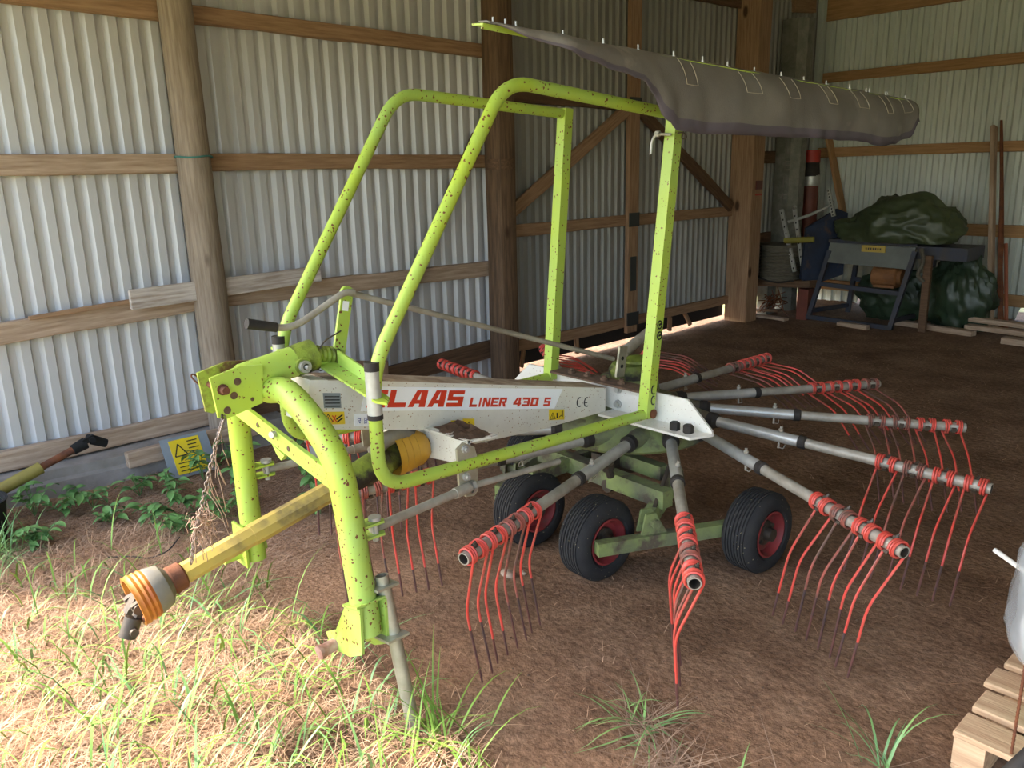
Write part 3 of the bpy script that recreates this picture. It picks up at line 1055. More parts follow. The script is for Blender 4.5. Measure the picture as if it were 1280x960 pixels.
q.bar((XN + .0015, 2.596, .738), (XN + .0015, 2.596, .768), .007, .001, upv=(1, 0, 0))
q.bar((XN + .0015, 2.575, .742), (XN + .0015, 2.59, .748), .004, .001, upv=(1, 0, 0))
P('warning_mark', q, 'black', s4, smooth=0)
s5 = sticker('paper_card', [(1.495, .995), (1.60, .974), (1.60, .925), (1.495, .946)], M['decal'])
q = MB()
letters(q, 'R B7', (XN + .0015, 1.506, .953), (0, 1, -.2), (0, .1, 1), .014, .024, .004, thin=.5)
P('lettering', q, 'printblue', s5, smooth=0)
s6 = sticker('type_plate', [(1.375, 1.098), (1.445, 1.084), (1.445, 1.028), (1.375, 1.042)], M['panel_grey'])
q = MB()
for i in range(4):
    q.bar((XN + .002, 1.38, 1.048 + i * .012), (XN + .002, 1.44, 1.036 + i * .012), .004, .001, upv=(1, 0, 0))
P('print_line', q, 'black', s6, smooth=0)
# CE mark near the rotor end
q = MB()
for cy in (2.715, 2.765):
    arc = [V((XN + .0008, cy + .018 * math.cos(a), .785 - .01 * (cy > 2.74) + .022 * math.sin(a))) for a in [math.radians(70 + i * 22) for i in range(11)]]
    q.tube(arc, .0028, 5)
q.bar((XN + .001, 2.75, .776), (XN + .001, 2.768, .772), .005, .001, upv=(1, 0, 0))
P('lettering', q, 'black', smooth=0)

# --- white transverse bracket carrying the guard rail, with dirt on top
b = MB()
b.prism([(XC - .32, 1.83, .865), (XC - .32, 1.83, .765), (XC - HB, 1.81, .745), (XN, 1.81, .745), (-2.295, 1.83, .765), (-2.295, 1.83, .865)], (0, .012, 0))
b.prism([(XN, 1.81, .855), (-2.295, 1.83, .855), (-2.295, 1.98, .845), (XN, 1.98, .845)], (0, 0, .010))
P('outrigger', b, 'white')
b = MB()
n = 14
vs, fs = [], []
for i in range(n + 1):
    for j in range(7):
        u_, v_ = i / n, j / 6
        x = XN + .25 * u_
        y = 1.82 + .16 * v_
        edge = min(u_, 1 - u_, v_, 1 - v_)
        z = .862 - .008 * v_ + min(edge * 5, 1) * (.014 + .030 * noise.noise(V((x * 34, y * 34, 0))))
        x += .012 * noise.noise(V((x * 40, y * 40, 5)))
        y += .016 * noise.noise(V((x * 40, y * 40, 9)))
        vs.append((x, y, z))
for i in range(n):
    for j in range(6):
        fs.append((i * 7 + j, i * 7 + j + 1, i * 7 + 8 + j, i * 7 + 7 + j))
b.add(vs, fs)
P('dirt_clod', b, 'dirty_top')
for s_ in (1, -1):
    X_ = XC + s_ * .335
    b = MB()
    pl = [(1.765, .85), (1.80, .87), (1.85, .84), (1.86, .80), (1.86, .66), (1.84, .645), (1.80, .65), (1.79, .70), (1.77, .70)]
    b.prism([(X_ - .006, y, z) for y, z in pl], (.012, 0, 0))
    br = P('guard_bracket', b, 'zinc')
    for (y, z) in ((1.80, .845), (1.80, .735)):
        q = MB()
        q.lathe([(0, .016), (.010, .016), (.010, .009), (.022, .009), (.022, 0)], (X_ + .006 * s_, y, z), (s_, 0, 0), 8)
        P('bolt', q, 'galv', br)

# --- guard rails (tube) and square posts
RAILS = {
    1: [(2.885, .742), (1.80, .778), (1.425, .792), (1.425, 1.22), (2.055, 2.165), (3.05, 2.075)],
    -1: [(2.93, .80), (1.80, .80), (1.43, .815), (1.43, 1.24), (2.05, 2.180), (3.06, 2.120)],
}
for s_ in (1, -1):
    X_ = XC + s_ * .335
    pts = [(X_, y, z) for y, z in RAILS[s_]]
    path = fillet(pts, .12, 8)
    b = MB()
    b.tube(path, .0245, 16)
    gr = P('guard_rail', b, 'lime_rust')
    b = MB()
    b.tube([(X_, 1.425, 1.055), (X_, 1.425, 1.235)], .0265, 16)
    P('zinc_sleeve', b, 'galv', gr)
    b = MB()
    b.tube([(X_, 1.425, 1.215), (X_, 1.425, 1.245)], .0275, 16)
    P('black_tape', b, 'boot', gr)
    b = MB()
    b.tube([(X_, 1.425, 1.045), (X_, 1.425, 1.062)], .0275, 16)
    P('black_tape', b, 'boot', gr)
    b = MB()
    top = (X_, 3.055, 2.09) if s_ > 0 else (X_, 3.055, 2.145)
    bot = (X_, 2.885, .725) if s_ > 0 else (X_, 2.93, .79)
    b.bar(bot, top, .055, .055, upv=(0, 1, 0))
    po = P('guard_post', b, 'lime')
    q = MB()
    q.tube([(X_ - .03, 2.905, .745), (X_ + .035, 2.905, .745)], .022, 12)
    P('pivot_bolt', q, 'rust', po)
    if s_ > 0:
        for z in (1.16, 1.11):
            q = MB()
            rr = [(X_ + .0285, 2.940 + .016 * math.cos(a), z + .018 * math.sin(a)) for a in [i * math.pi / 6 for i in range(13)]]
            q.tube(rr, .0035, 5)
            q.tube([(X_ + .0285, 2.935, z), (X_ + .0285, 2.950, z + .004)], .005, 5)
            P('round_sticker', q, 'black', po)
        q = MB()
        rr = [(X_ + .0285, 2.905 + .014 * math.cos(a), .86 + .02 * math.sin(a)) for a in [math.radians(60 + i * 24) for i in range(11)]]
        q.tube(rr, .003, 5)
        q.tube([(p_[0], p_[1], p_[2] - .05) for p_ in rr], .003, 5)
        P('lettering', q, 'black', po)
        q = MB()
        q.tube(fillet([(X_ + .02, 3.00, 1.99), (X_ - .045, 2.98, 1.995), (X_ - .06, 2.97, 1.97), (X_ - .062, 2.965, 1.91)], .02, 4), .006, 8)
        q.lathe([(0, .014), (.02, .014), (.02, 0)], (X_ - .03, 2.985, 1.995), (-1, -.2, 0), 8)
        P('hook_bolt', q, 'galv', po)
        q = MB()
        q.tube(fillet([(X_ + .03, 3.03, 1.995), (X_ + .05, 3.05, 2.0), (X_ + .055, 3.07, 1.975), (X_ + .03, 3.06, 1.97), (X_ + .05, 3.05, 2.01)], .012, 3), .003, 6)
        P('linch_pin', q, 'steel_dark', po)

# --- headstock: inclined pipe, twin plates, three-point legs
HA, HBk = V((XC, 1.00, 1.165)), V((XC, 1.385, 1.225))
b = MB()
b.tube([HA + (HBk - HA) * .30, HBk], .055, 20)
hs = P('headstock_pipe', b, 'lime_rust')
b = MB()
b.tube([HA + (HBk - HA) * .80, HBk + (HBk - HA).normalized() * .004], .0575, 20)
b.lathe([(0, .03), (.014, .03), (.014, .012), (.03, .012), (.03, 0)], (XC + .05, 1.318, 1.205), (1, 0, 0), 16)
P('greased_end', b, 'grease', hs)
b = MB()
b.lathe([(.0, .022), (.05, .022), (.05, .008), (.072, .008), (.072, 0)], (XC + .03, 1.318, 1.205), (1, 0, 0), 12)
P('pivot_pin', b, 'galv', hs)
pl = [(.985, 1.222), (1.09, 1.245), (1.17, 1.235), (1.155, 1.105), (1.02, 1.075), (.998, 1.085)]
for s_ in (1, -1):
    b = MB()
    b.prism([(XC + s_ * .052 - .006, y, z) for y, z in pl], (.012, 0, 0))
    hp = P('top_link_plate', b, 'lime' if s_ > 0 else mat('rusted_lime', lin(150, 166, 60), lin(96, 62, 40), 9, rough=.7, thr=(.42, .55)))
    if s_ > 0:
        for (y, z, r_) in ((1.075, 1.195, .013), (1.058, 1.15, .013), (1.03, 1.105, .013), (1.12, 1.125, .007)):
            q = MB()
            q.lathe([(0, r_), (.0015, r_), (.0015, 0)], (XC + .0575, y, z), (1, 0, 0), 14)
            P('pin_hole', q, 'dirty_top', hp)
        q = MB()
        q.lathe([(0, .019), (.006, .019), (.006, .013), (.03, .013), (.03, 0)], (XC + .0575, 1.022, 1.178), (1, 0, 0), 14)
        P('top_link_pin', q, 'rust', hp)
b = MB()
b.tube([(XC - .11, 1.022, 1.178), (XC + .03, 1.022, 1.178)], .012, 12)
b.tube(fillet([(XC - .09, 1.02, 1.18), (XC - .09, .985, 1.215), (XC - .07, .97, 1.21), (XC - .06, .99, 1.18)], .015, 4), .003, 6)
P('top_link_cross_pin', b, 'rust')

LEG = {
    1: [(XC + .02, 1.20, 1.135), (XC + .13, 1.215, 1.14), (XC + .27, 1.235, 1.05), (XC + .365, 1.25, .93), (XC + .405, 1.255, .76), (XC + .435, 1.255, .58), (XC + .475, 1.255, .36)],
    -1: [(XC - .02, 1.20, 1.135), (XC - .16, 1.21, 1.10), (XC - .30, 1.235, 1.04), (XC - .385, 1.25, .95), (XC - .40, 1.255, .76), (XC - .385, 1.25, .58), (XC - .36, 1.245, .34)],
}


def spline(pts, n=6):
    pts = [V(p) for p in pts]
    q = [pts[0] * 2 - pts[1]] + pts + [pts[-1] * 2 - pts[-2]]
    out = []
    for i in range(1, len(q) - 2):
        for k in range(n):
            t = k / n
            a, b_, c, d_ = q[i - 1], q[i], q[i + 1], q[i + 2]
            out.append(((b_ * 2) + (c - a) * t + (a * 2 - b_ * 5 + c * 4 - d_) * t * t + (b_ * 3 - a - c * 3 + d_) * t ** 3) * .5)
    out.append(pts[-1])
    return out


for s_ in (1, -1):
    path = spline(LEG[s_])
    b = MB()
    b.tube(path, .046 if s_ > 0 else .043, 20)
    lg = P('headstock_leg', b, 'lime_rust' if s_ > 0 else 'lime')
    # drag link clevis
    y, z = 1.262, .69
    x = LEG[s_][4][0] + .02 * s_ * 0
    for dz in (.022, -.022):
        q = MB()
        q.prism([(x - .03, 1.28, z + dz), (x + .03, 1.28, z + dz), (x + .03, 1.37, z + dz), (x + .01, 1.38, z + dz), (x - .03, 1.37, z + dz)], (0, 0, .008))
        P('clevis', q, 'lime', lg)
    q = MB()
    q.lathe([(-.04, .011), (.035, .011), (.035, .022), (.047, .022), (.047, 0)], (x + .01, 1.345, z), (0, 0, 1), 14)
    P('clevis_pin', q, 'galv', lg)
    b = MB()
    ends = ((x, 1.335, z), (XC + s_ * .335 + .012 * s_, 1.83, .69))
    b.tube(ends, .0165, 12)
    b.tube([V(ends[0]).lerp(V(ends[1]), .80), V(ends[0]).lerp(V(ends[1]), .955)], .021, 12)
    b.tube([V(ends[1]), V((XC + s_ * .345, 2.30, .665))], .0125, 12)
    dl = P('drag_link', b, 'galv_worn')
    q = MB()
    q.lathe([(0, .026), (.02, .026), (.02, 0)], V(ends[0]).lerp(V(ends[1]), .965), V(ends[1]) - V(ends[0]), 6)
    P('lock_nut', q, 'galv', dl)

# flat cross bar with holes between the legs
b = MB()
p_a, p_b = V((XC - .37, 1.195, 1.035)), V((XC + .385, 1.225, .885))
b.bar(p_a, p_b, .016, .062)
cbx = P('cross_bar', b, 'lime')
dirn = (p_b - p_a).normalized()
nrm = dirn.cross(V((0, 0, 1))).normalized()
for f_ in (.36, .50, .64):
    q = MB()
    q.lathe([(0, .010), (.0015, .010), (.0015, 0)], p_a.lerp(p_b, f_) + V((0, -.0085, 0)), (0, -1, 0), 12)
    P('bar_hole', q, 'dirty_top', cbx)
q = MB()
q.tube([p_a.lerp(p_b, .5) + V((.02, -.006, .015)), p_a.lerp(p_b, .5) + V((.03, -.028, .018))], .012, 8)
P('shackle_bolt', q, 'galv', cbx)
q = MB()
q.prism([p_a.lerp(p_b, .52) + V((-.03, -.008, -.028)), p_a.lerp(p_b, .52) + V((.06, -.008, -.05)), p_a.lerp(p_b, .52) + V((.03, -.008, -.075)), p_a.lerp(p_b, .52) + V((-.0, -.008, -.06))], (0, .016, 0))
P('lug', q, 'lime', cbx)

# lower link bracket, ball pin and parking stand on the right leg
b = MB()
b.prism([(-2.205, 1.205, .455), (-2.115, 1.21, .48), (-2.105, 1.20, .32), (-2.19, 1.20, .275), (-2.28, 1.19, .27), (-2.315, 1.185, .32), (-2.25, 1.19, .355)], (0, .010, 0))
b.prism([(-2.205, 1.30, .455), (-2.115, 1.305, .48), (-2.105, 1.30, .32), (-2.19, 1.30, .275), (-2.28, 1.29, .27), (-2.30, 1.285, .31)], (0, .010, 0))
b.prism([(-2.21, 1.20, .455), (-2.115, 1.20, .482), (-2.115, 1.31, .482), (-2.21, 1.31, .455)], (0, 0, .008))
P('lower_link_bracket', b, 'lime_rust')
b = MB()
b.tube([(-2.27, 1.14, .285), (-2.27, 1.33, .305)], .022, 14)
b.tube([(-2.27, 1.13, .284), (-2.27, 1.142, .285)], .026, 14)
P('lower_link_pin', b, mat('pin_pinkish', lin(196, 168, 160), lin(150, 110, 98), 14, rough=0.5, metal=.3))
b = MB()
b.tube([(-3.0, 1.12, .37), (-3.0, 1.30, .38)], .020, 14)
b.prism([(-3.05, 1.19, .50), (-2.94, 1.19, .50), (-2.94, 1.19, .33), (-3.05, 1.19, .33)], (0, .01, 0))
P('lower_link_pin', b, 'lime_rust')
b = MB()
for (z, x0_) in ((.505, -2.145), (.335, -2.10)):
    b.prism([(x0_ - .052, 1.275, z - .004), (x0_ + .034, 1.28, z + .006), (x0_ + .034, 1.365, z + .008), (x0_ - .052, 1.36, z - .002)], (0, 0, .009))
b.bar((-2.165, 1.365, .34), (-2.20, 1.365, .51), .05, .008, upv=(0, 1, 0))
P('stand_holder', b, 'zinc')
b = MB()
b.tube([(-2.165, 1.305, .33), (-2.185, 1.30, .50)], .026, 14)
b.tube(fillet([(-2.17, 1.25, .50), (-2.16, 1.235, .47), (-2.13, 1.23, .44), (-2.18, 1.235, .42), (-2.20, 1.245, .45), (-2.14, 1.24, .48)], .02, 4), .004, 6)
P('stand_lock', b, 'zinc')
b = MB()
st0, st1 = V((-2.155, 1.325, .545)), V((-2.045, 1.345, 0.0))
b.tube([st0, st1], .024, 16, cap=False)
b.tube([st1, st0], .019, 16, cap=False)
b.lathe([(0, .019), (0, .024)], st0, st0 - st1, 16)
P('parking_stand', b, M['zinc'], label='zinc parking stand tube')

# --- top deck strip joining drawbar and guards, lever, crank handle and rod
b = MB()
b.prism([(XC - .02, 1.395, 1.190), (XC + .37, 1.405, 1.112), (XC + .405, 1.43, 1.106), (XC + .37, 1.465, 1.112), (XC - .02, 1.465, 1.190)], (0, 0, .008))
b.prism([(XC + .04, 1.465, 1.178), (XC + .285, 1.465, 1.130), (XC + .285, 1.465, 1.182), (XC + .04, 1.465, 1.235)], (0, .008, 0))
b.prism([(XC + .02, 1.395, 1.190), (XC - .37, 1.405, 1.19), (XC - .40, 1.43, 1.19), (XC - .37, 1.465, 1.19), (XC + .02, 1.465, 1.190)], (0, 0, .008))
P('guard_crosspiece', b, 'lime_rust')
b = MB()
lt_, lb_ = V((XC + .01, 1.545, 1.445)), V((XC + .01, 1.475, 1.16))
b.bar(lb_, lt_ - V((0, .004, .016)), .012, .048, upv=(0, 1, 0))
b.lathe([(-.007, .026), (.007, .026), (.007, 0)], lt_ + V((0, -.004, -.012)), (1, 0, 0), 16)
b.lathe([(-.007, .026), (-.007, 0)], lt_ + V((0, -.004, -.012)), (1, 0, 0), 16)
lv = P('lever_bar', b, 'lime_rust')
q = MB()
q.bar(lt_ - V((-.0065, .02, .075)), lt_ - V((-.0065, .012, .04)), .026, .001, upv=(1, 0, 0))
P('number_label', q, 'decal', lv)
q = MB()
q.tube(fillet([(XC + .02, 1.50, 1.30), (XC + .02, 1.42, 1.27), (XC + .02, 1.385, 1.20), (XC + .02, 1.40, 1.16), (XC + .02, 1.45, 1.19)], .03, 4), .0028, 6)
P('wire_loop', q, 'steel_dark', lv)
b = MB()
hp_ = fillet([(XC + .03, 1.56, 1.435), (XC + .03, 1.52, 1.44), (XC + .03, 1.30, 1.335), (XC + .03, 1.15, 1.375)], .06, 6)
b.tube(hp_, .0125, 12)
ck = P('crank_handle', b, 'galv_worn')
q = MB()
q.tube([(XC + .03, 1.245, 1.35), (XC + .03, 1.14, 1.378)], [.0165, .018], 12)
P('rubber_grip', q, 'boot', ck)
b = MB()
b.tube([(XC + .02, 1.545, 1.435), (XC + .02, 3.02, .935)], .0115, 12)
P('control_rod', b, 'galv_worn')
b = MB()
b.bar((XC + .035, 3.05, .84), (XC + .045, 3.065, .995), .012, .06, upv=(0, 1, 0))
pb = P('perforated_bracket', b, 'zinc')
for z in (.975, .935, .895):
    q = MB()
    q.lathe([(0, .010), (.002, .010), (.002, 0)], (XC + .047, 3.062 - (.975 - z) * .1, z), (1, 0, 0), 12)
    P('bracket_hole', q, 'black', pb)
b = MB()
b.tube([(XC + .02, 3.10, .955), (XC + .01, 3.36, 1.045)], .027, 14)
P('curtain_arm', b, 'galv_worn')

# greasy spring pack between headstock and deck
b = MB()
for i in range(5):
    b.lathe([(0, .03), (.009, .034), (.018, .03)], (XC, 1.40 + i * .018, 1.225 - i * .004), (0, 1, -.1), 14)
P('greasy_spring', b, 'grease')

# --- drive shaft with guards
def shaft_pt(y):
    return V((XC, y, .56 + (y - .85) * .232))


b = MB()
d_ = (shaft_pt(1.6) - shaft_pt(.85)).normalized()
b.tube([shaft_pt(.84), shaft_pt(1.10)], .038, 8, twist=.3)
b.tube([shaft_pt(1.09), shaft_pt(1.48)], .041, 8, twist=.3)
ps = P('drive_shaft_guard', b, 'pto_yellow', smooth=25, label='yellow plastic guard tube of the drive shaft')
q = MB()
q.tube([shaft_pt(1.46), shaft_pt(1.66)], [.05, .062], 14)
q.tube([shaft_pt(1.64), shaft_pt(1.72)], [.062, .05], 14)
P('greasy_collar', q, 'grease', ps)
q = MB()
q.lathe([(0, .030), (.012, .048), (.05, .050), (.062, .042)], shaft_pt(.845), -d_, 20)
P('guard_collar', q, 'rust', ps)
q = MB()
q.lathe([(.055, .044), (.075, .072), (.115, .083), (.125, .080)], shaft_pt(.845), -d_, 28)
P('guard_cup', q, 'guard_grey', ps)
q = MB()
q.lathe([(.118, .080), (.130, .086), (.138, .083), (.146, .088), (.154, .084), (.164, .089), (.172, .086), (.180, .088), (.180, .078), (.150, .070), (.12, .06)], shaft_pt(.845), -d_, 28)
P('guard_bell', q, 'orange', ps)
q = MB()
e0 = shaft_pt(.845) - d_ * .10
q.tube([e0, e0 - d_ * .045], .03, 12)
for sx in (-.032, .032):
    q.bar(e0 - d_ * .03 + V((sx, 0, 0)), e0 - d_ * .092 + V((sx, 0, -.012)), .018, .040)
q.tube([e0 - d_ * .078 + V((-.05, 0, -.01)), e0 - d_ * .078 + V((.05, 0, -.01))], .018, 12)
for sz in (-.03, .03):
    q.bar(e0 - d_ * .07 + V((0, .004, sz - .012)), e0 - d_ * .105 + V((0, 0, sz - .055)), .036, .018)
q.tube([e0 - d_ * .085 + V((0, 0, -.05)), e0 - d_ * .115 + V((0, 0, -.105))], .028, 14)
q.tube([e0 - d_ * .10 + V((-.03, 0, -.085)), e0 - d_ * .10 + V((.04, 0, -.085))], .014, 10)
P('yoke', q, 'steel_dark', ps)
b = MB()
c0 = V((XC + .03, 1.675, .775))
cd = V((.13, 1, .06)).normalized()
b.lathe([(0, .092), (.012, .090), (.03, .088), (.034, .084), (.06, .083), (.064, .079), (.09, .078), (.094, .074), (.12, .073), (.15, .055)], c0, cd, 32)
b.lathe([(0, .090), (.02, .083), (.10, .06)], c0, cd, 32)
P('shield_cone', b, 'cone')
b = MB()
b.lathe([(.02, .05), (.14, .04), (.20, .036), (.20, 0)], c0, cd, 16)
P('gear_input', b, 'dirty_top')
b = MB()
b.tube(spline([(XC + .02, 1.60, .80), (XC + .05, 1.64, .85), (XC + .05, 1.72, .86), (XC + .03, 1.78, .83)], 5), [.03] * 16, 12)
P('guard_elbow', b, 'guard_grey')
# green stub arm behind (left guard deck support)
b = MB()
b.tube([(XC + .0, 1.52, .93), (XC - .32, 1.50, .93)], .022, 12)
P('cross_tube', b, 'lime')
b = MB()
b.prism([(XC + .10, 1.30, .955), (XC + .17, 1.32, .92), (XC + .20, 1.36, .82), (XC + .12, 1.36, .80)], (0, .006, 0))
P('torn_plate', b, 'lime_dirty')

# --- chain from plate to the shaft end and the frayed twine on it
cp = spline([(XC + .06, 1.015, 1.085), (XC + .065, .985, 1.02), (XC + .06, .945, .91), (XC + .055, .905, .79), (XC + .05, .875, .70), (XC + .04, .855, .605)], 8)
link = MB()
lp = [(.011 * math.cos(a) * (1.0), 0, .0065 * math.sin(a)) for a in [i * math.pi / 5 for i in range(11)]]
link.tube(lp, .0022, 5)
lo = link.build('chain_link', 'chain', None)
link_me = lo.data
bpy.data.objects.remove(lo)
chain_root = MB().tube([cp[0] + V((-.012, 0, .015)), cp[0] + V((.008, -.01, .004)), cp[1]], .004, 6).build('chain_hook', M['steel_dark'], rake)
acc = 0.0
last = cp[0]
i_l = 0
for i in range(len(cp) - 1):
    seg = cp[i + 1] - cp[i]
    k_ = max(1, int(round(seg.length / .0175)))
    for j in range(k_):
        pos = cp[i] + seg * ((j + .5) / k_)
        q = seg.to_track_quat('X', 'Z')
        o = bpy.data.objects.new('chain_link', link_me)
        COL.objects.link(o)
        o.parent = chain_root
        o.location = pos - RC
        o.rotation_mode = 'QUATERNION'
        from mathutils import Quaternion
        o.rotation_quaternion = q @ Quaternion((1, 0, 0), (i_l % 2) * math.pi / 2 + .4)
        i_l += 1
b = MB()
for i in range(16):
    s0 = cp[int(len(cp) * random.uniform(.12, .80))] + V((random.gauss(0, .006), random.gauss(0, .006), 0))
    pts = [s0]
    dz = random.uniform(.02, .05)
    vx, vy = random.gauss(0, .005), random.gauss(.003, .005)
    for k in range(4):
        pts.append(pts[-1] + V((vx + random.gauss(0, .004), vy + random.gauss(0, .004), -dz + random.gauss(0, .008))))
    b.tube(pts, .0013, 4)
for i in range(55):
    s0 = V((XC + .05, .90, .745)) + V((random.gauss(0, .010), random.gauss(0, .014), random.gauss(0, .022)))
    pts = [s0]
    for k in range(5):
        pts.append(pts[-1] + V((random.gauss(0, .010), random.gauss(0.001, .011), random.gauss(-.009, .012))))
    b.tube(pts, .0013, 4)
tw = P('frayed_twine', b, 'twine', smooth=180)
tw['kind'] = 'stuff'

# --- stowed swath curtain on a lime bar along the right guard
CX = -2.10
C0, C1 = 1.80, 5.03


def cz(y):
    return 2.305 - .035 * (y - C0)


b = MB()
pr = [(CX, 0.0), (CX - .055, 0.006), (CX - .055, 0.0), (CX - .006, -.006), (CX - .012, -.062), (CX - .004, -.062)]
nseg = 1
for ya, yb in ((C0, C1),):
    vs = []
    for y in (ya, yb):
        for (x, dz) in pr:
            k_ = 0.25 if y == C0 and dz < -.03 else 1.0
            vs.append((x, y, cz(y) + dz * k_))
    n = len(pr)
    fs = [(i, (i + 1) % n, n + (i + 1) % n, n + i) for i in range(n)] + [tuple(range(n - 1, -1, -1)), tuple(range(n, 2 * n))]
    b.add(vs, fs)
bar_o = P('curtain_bar', b, 'lime', smooth=0)
b = MB()
b.tube([(-2.285, 2.98, 2.10), (-2.20, 2.98, 2.17), (CX - .02, 2.98, 2.235)], .016, 10)
P('curtain_support', b, 'galv_worn')


def drop(y):
    # hem below the bar (metres) along the length
    key = [(1.80, .006), (1.95, .045), (2.15, .085), (2.35, .105), (2.48, .120), (2.58, .165), (2.66, .25), (2.76, .285), (3.0, .285), (3.4, .275), (3.9, .265), (4.3, .26), (4.55, .275), (4.75, .255), (4.90, .22), (5.02, .12)]
    for (a, va), (c, vc) in zip(key, key[1:]):
        if a <= y <= c:
            t = (y - a) / (c - a)
            t = t * t * (3 - 2 * t)
            return va + (vc - va) * t
    return key[-1][1]


b = MB()
NY, NT = 120, 16
vs, fs, mis = [], [], []
for i in range(NY + 1):
    y = C0 + (C1 - C0) * i / NY
    d = drop(y)
    tuck = max(0.0, min(1.0, (2.72 - y) / .5))      # towards the front the sheet is folded flatter outward
    for j in range(NT + 1):
        t = j / NT
        z = cz(y) + .004 - d * (t ** 1.35) + .006 * (1 - t)
        out = .115 * math.sin(min(1, t * 1.25) * math.pi / 2) * (1 - .35 * t) + .07 * tuck * t
        fold = .030 * noise.noise(V((y * 3.2, t * 1.1, 0))) + .022 * noise.noise(V((y * 9, t * 2.0, 4))) * t
        x = CX - .02 + (out + fold * (0.3 + t)) * min(1, d / .1 + .25)
        vs.append((x, y + .02 * noise.noise(V((y * 2, t, 9))) * t, z + .006 * noise.noise(V((y * 6, t * 3, 2)))))
for i in range(NY):
    for j in range(NT):
        fs.append((i * (NT + 1) + j, i * (NT + 1) + j + 1, (i + 1) * (NT + 1) + j + 1, (i + 1) * (NT + 1) + j))
        mis.append(1 if j >= NT - 2 else 0)
grid = [V(p) for p in vs]
b.v = grid
b.f = [list(f) for f in fs]
b.mi = mis
cur = P('swath_curtain', b, ['curtain', 'hem'], smooth=180, label='grey tarpaulin swath curtain with stitched hem')
sd = cur.modifiers.new('cloth', 'SOLIDIFY')
sd.thickness = .005
# stitched patches
for ys_ in (2.80, 3.24, 3.57, 3.93, 4.26, 4.58, 4.85):
    b = MB()
    i0, i1 = int((ys_ - C0) / (C1 - C0) * NY), int((ys_ + .10 - C0) / (C1 - C0) * NY)
    i1 = min(i1, NY)
    def gp(i, j):
        return grid[i * (NT + 1) + j] + V((.0045, 0, .001))
    path = [gp(i0, j) for j in range(2, 9)] + [gp(i, 8) for i in range(i0, i1 + 1)] + [gp(i1, j) for j in range(8, 1, -1)]
    b.tube(path, .0016, 4)
    P('stitching', b, 'stitch', cur)
k = 0
y = C0 + .06
while y < C1 - .02:
    for dx in (0.0,):
        b = MB()
        b.lathe([(-.01, .008), (.004, .008), (.004, .004), (.020, .004), (.020, 0)], (CX - .02 + random.uniform(-.008, .008), y, cz(y) + .008), (0, 0, 1), 6)
        P('bolt', b, 'galv', bar_o)
    y += random.choice((.05, .19, .22))

# ------------------------------------------------------------------ things along the left wall
def single(name, mb, m, label, cat, group=None, smooth=35, kind=None):
    o = mb.build(name, m, None, smooth)
    return tag(o, label, cat, group, kind)


o = timber('board', (-5.30, 1.60, 1.135), (-5.33, 2.94, 1.165), 0.03, 0.115, M['wood_white'], None)
tag(o, 'pale whitewashed board wedged behind the round post above a rail', 'board')
o = timber('lath', (-5.37, 1.05, 1.085), (-5.40, 2.04, 1.135), 0.02, 0.02, M['wood'], None)
tag(o, 'thin brown lath lying on top of the wall rail', 'lath')
o = timber('plank', (-5.17, 1.41, .165), (-5.19, 2.30, .185), 0.06, 0.10, M['wood_grey'], None)
tag(o, 'short grey plank end leaning on the concrete footing', 'plank')
sg = thing('sign_panel', 'small grey panel with a yellow warning notice against the footing', 'sign', (-4.99, 1.76, 0.03))
SB, ST = V((-4.98, 0, .03)), V((-5.13, 0, .26))
fd = (ST - SB).normalized()
nv = V((fd.z, 0, -fd.x))


def sp(y, v, o=0.0):
    return SB + V((0, y, 0)) + fd * v + nv * o


b = MB()
b.prism([sp(1.60, 0), sp(1.90, 0), sp(1.90, .27), sp(1.60, .27)], nv * .006)
P('panel', b, 'panel_grey', sg, smooth=0)
b = MB()
b.prism([sp(1.65, .02, .006), sp(1.84, .02, .006), sp(1.84, .25, .006), sp(1.65, .25, .006)], nv * .003)
nt_ = P('notice', b, 'yellow', sg, smooth=0)
b = MB()
A_, B_, C_ = sp(1.665, .14, .0095), sp(1.745, .14, .0095), sp(1.70, .22, .0095)
for (p_, q_) in ((A_, B_), (B_, C_), (C_, A_)):
    b.bar(p_, q_, .007, .0015, upv=nv)
for i in range(5):
    b.bar(sp(1.76, .13 + i * .024, .0095), sp(1.825 - .01 * (i % 2), .13 + i * .024, .0095), .007, .0015, upv=nv)
for i in range(3):
    b.bar(sp(1.67, .04 + i * .026, .0095), sp(1.82 - .03 * i, .04 + i * .026, .0095), .006, .0015, upv=nv)
P('print_line', b, 'black', nt_, smooth=0)

ds = thing('drive_shaft', 'spare drive shaft with drab yellow guard propped against the left footing', 'drive shaft', (-5.12, .5, 0))
sa, sb_ = V((-5.02, .25, .06)), V((-5.14, 1.17, .335))
b = MB()
b.tube([sa, sa.lerp(sb_, .74)], .036, 14)
P('guard_tube', b, mat('drab_yellow', lin(150, 136, 62), lin(124, 112, 56), 5, rough=.6), ds)
b = MB()
b.tube([sa.lerp(sb_, .70), sb_], .022, 12)
P('inner_shaft', b, 'rust', ds)
b = MB()
dv = (sb_ - sa).normalized()
b.tube([sb_ - dv * .06, sb_ + dv * .02], [.03, .036], 12)
b.bar(sb_ + V((.02, 0, .02)), sb_ + dv * .07 + V((.02, 0, .02)), .02, .03)
b.bar(sb_ + V((-.025, 0, 0)), sb_ + dv * .07 + V((-.025, 0, 0)), .02, .03)
b.tube([sb_ + dv * .055 + V((-.045, 0, .01)), sb_ + dv * .055 + V((.045, 0, .01))], .018, 10)
b.tube([sb_ + dv * .06, sb_ + dv * .12 + V((0, .02, -.06))], [.03, .026], 12)
P('universal_joint', b, 'matt_black', ds)

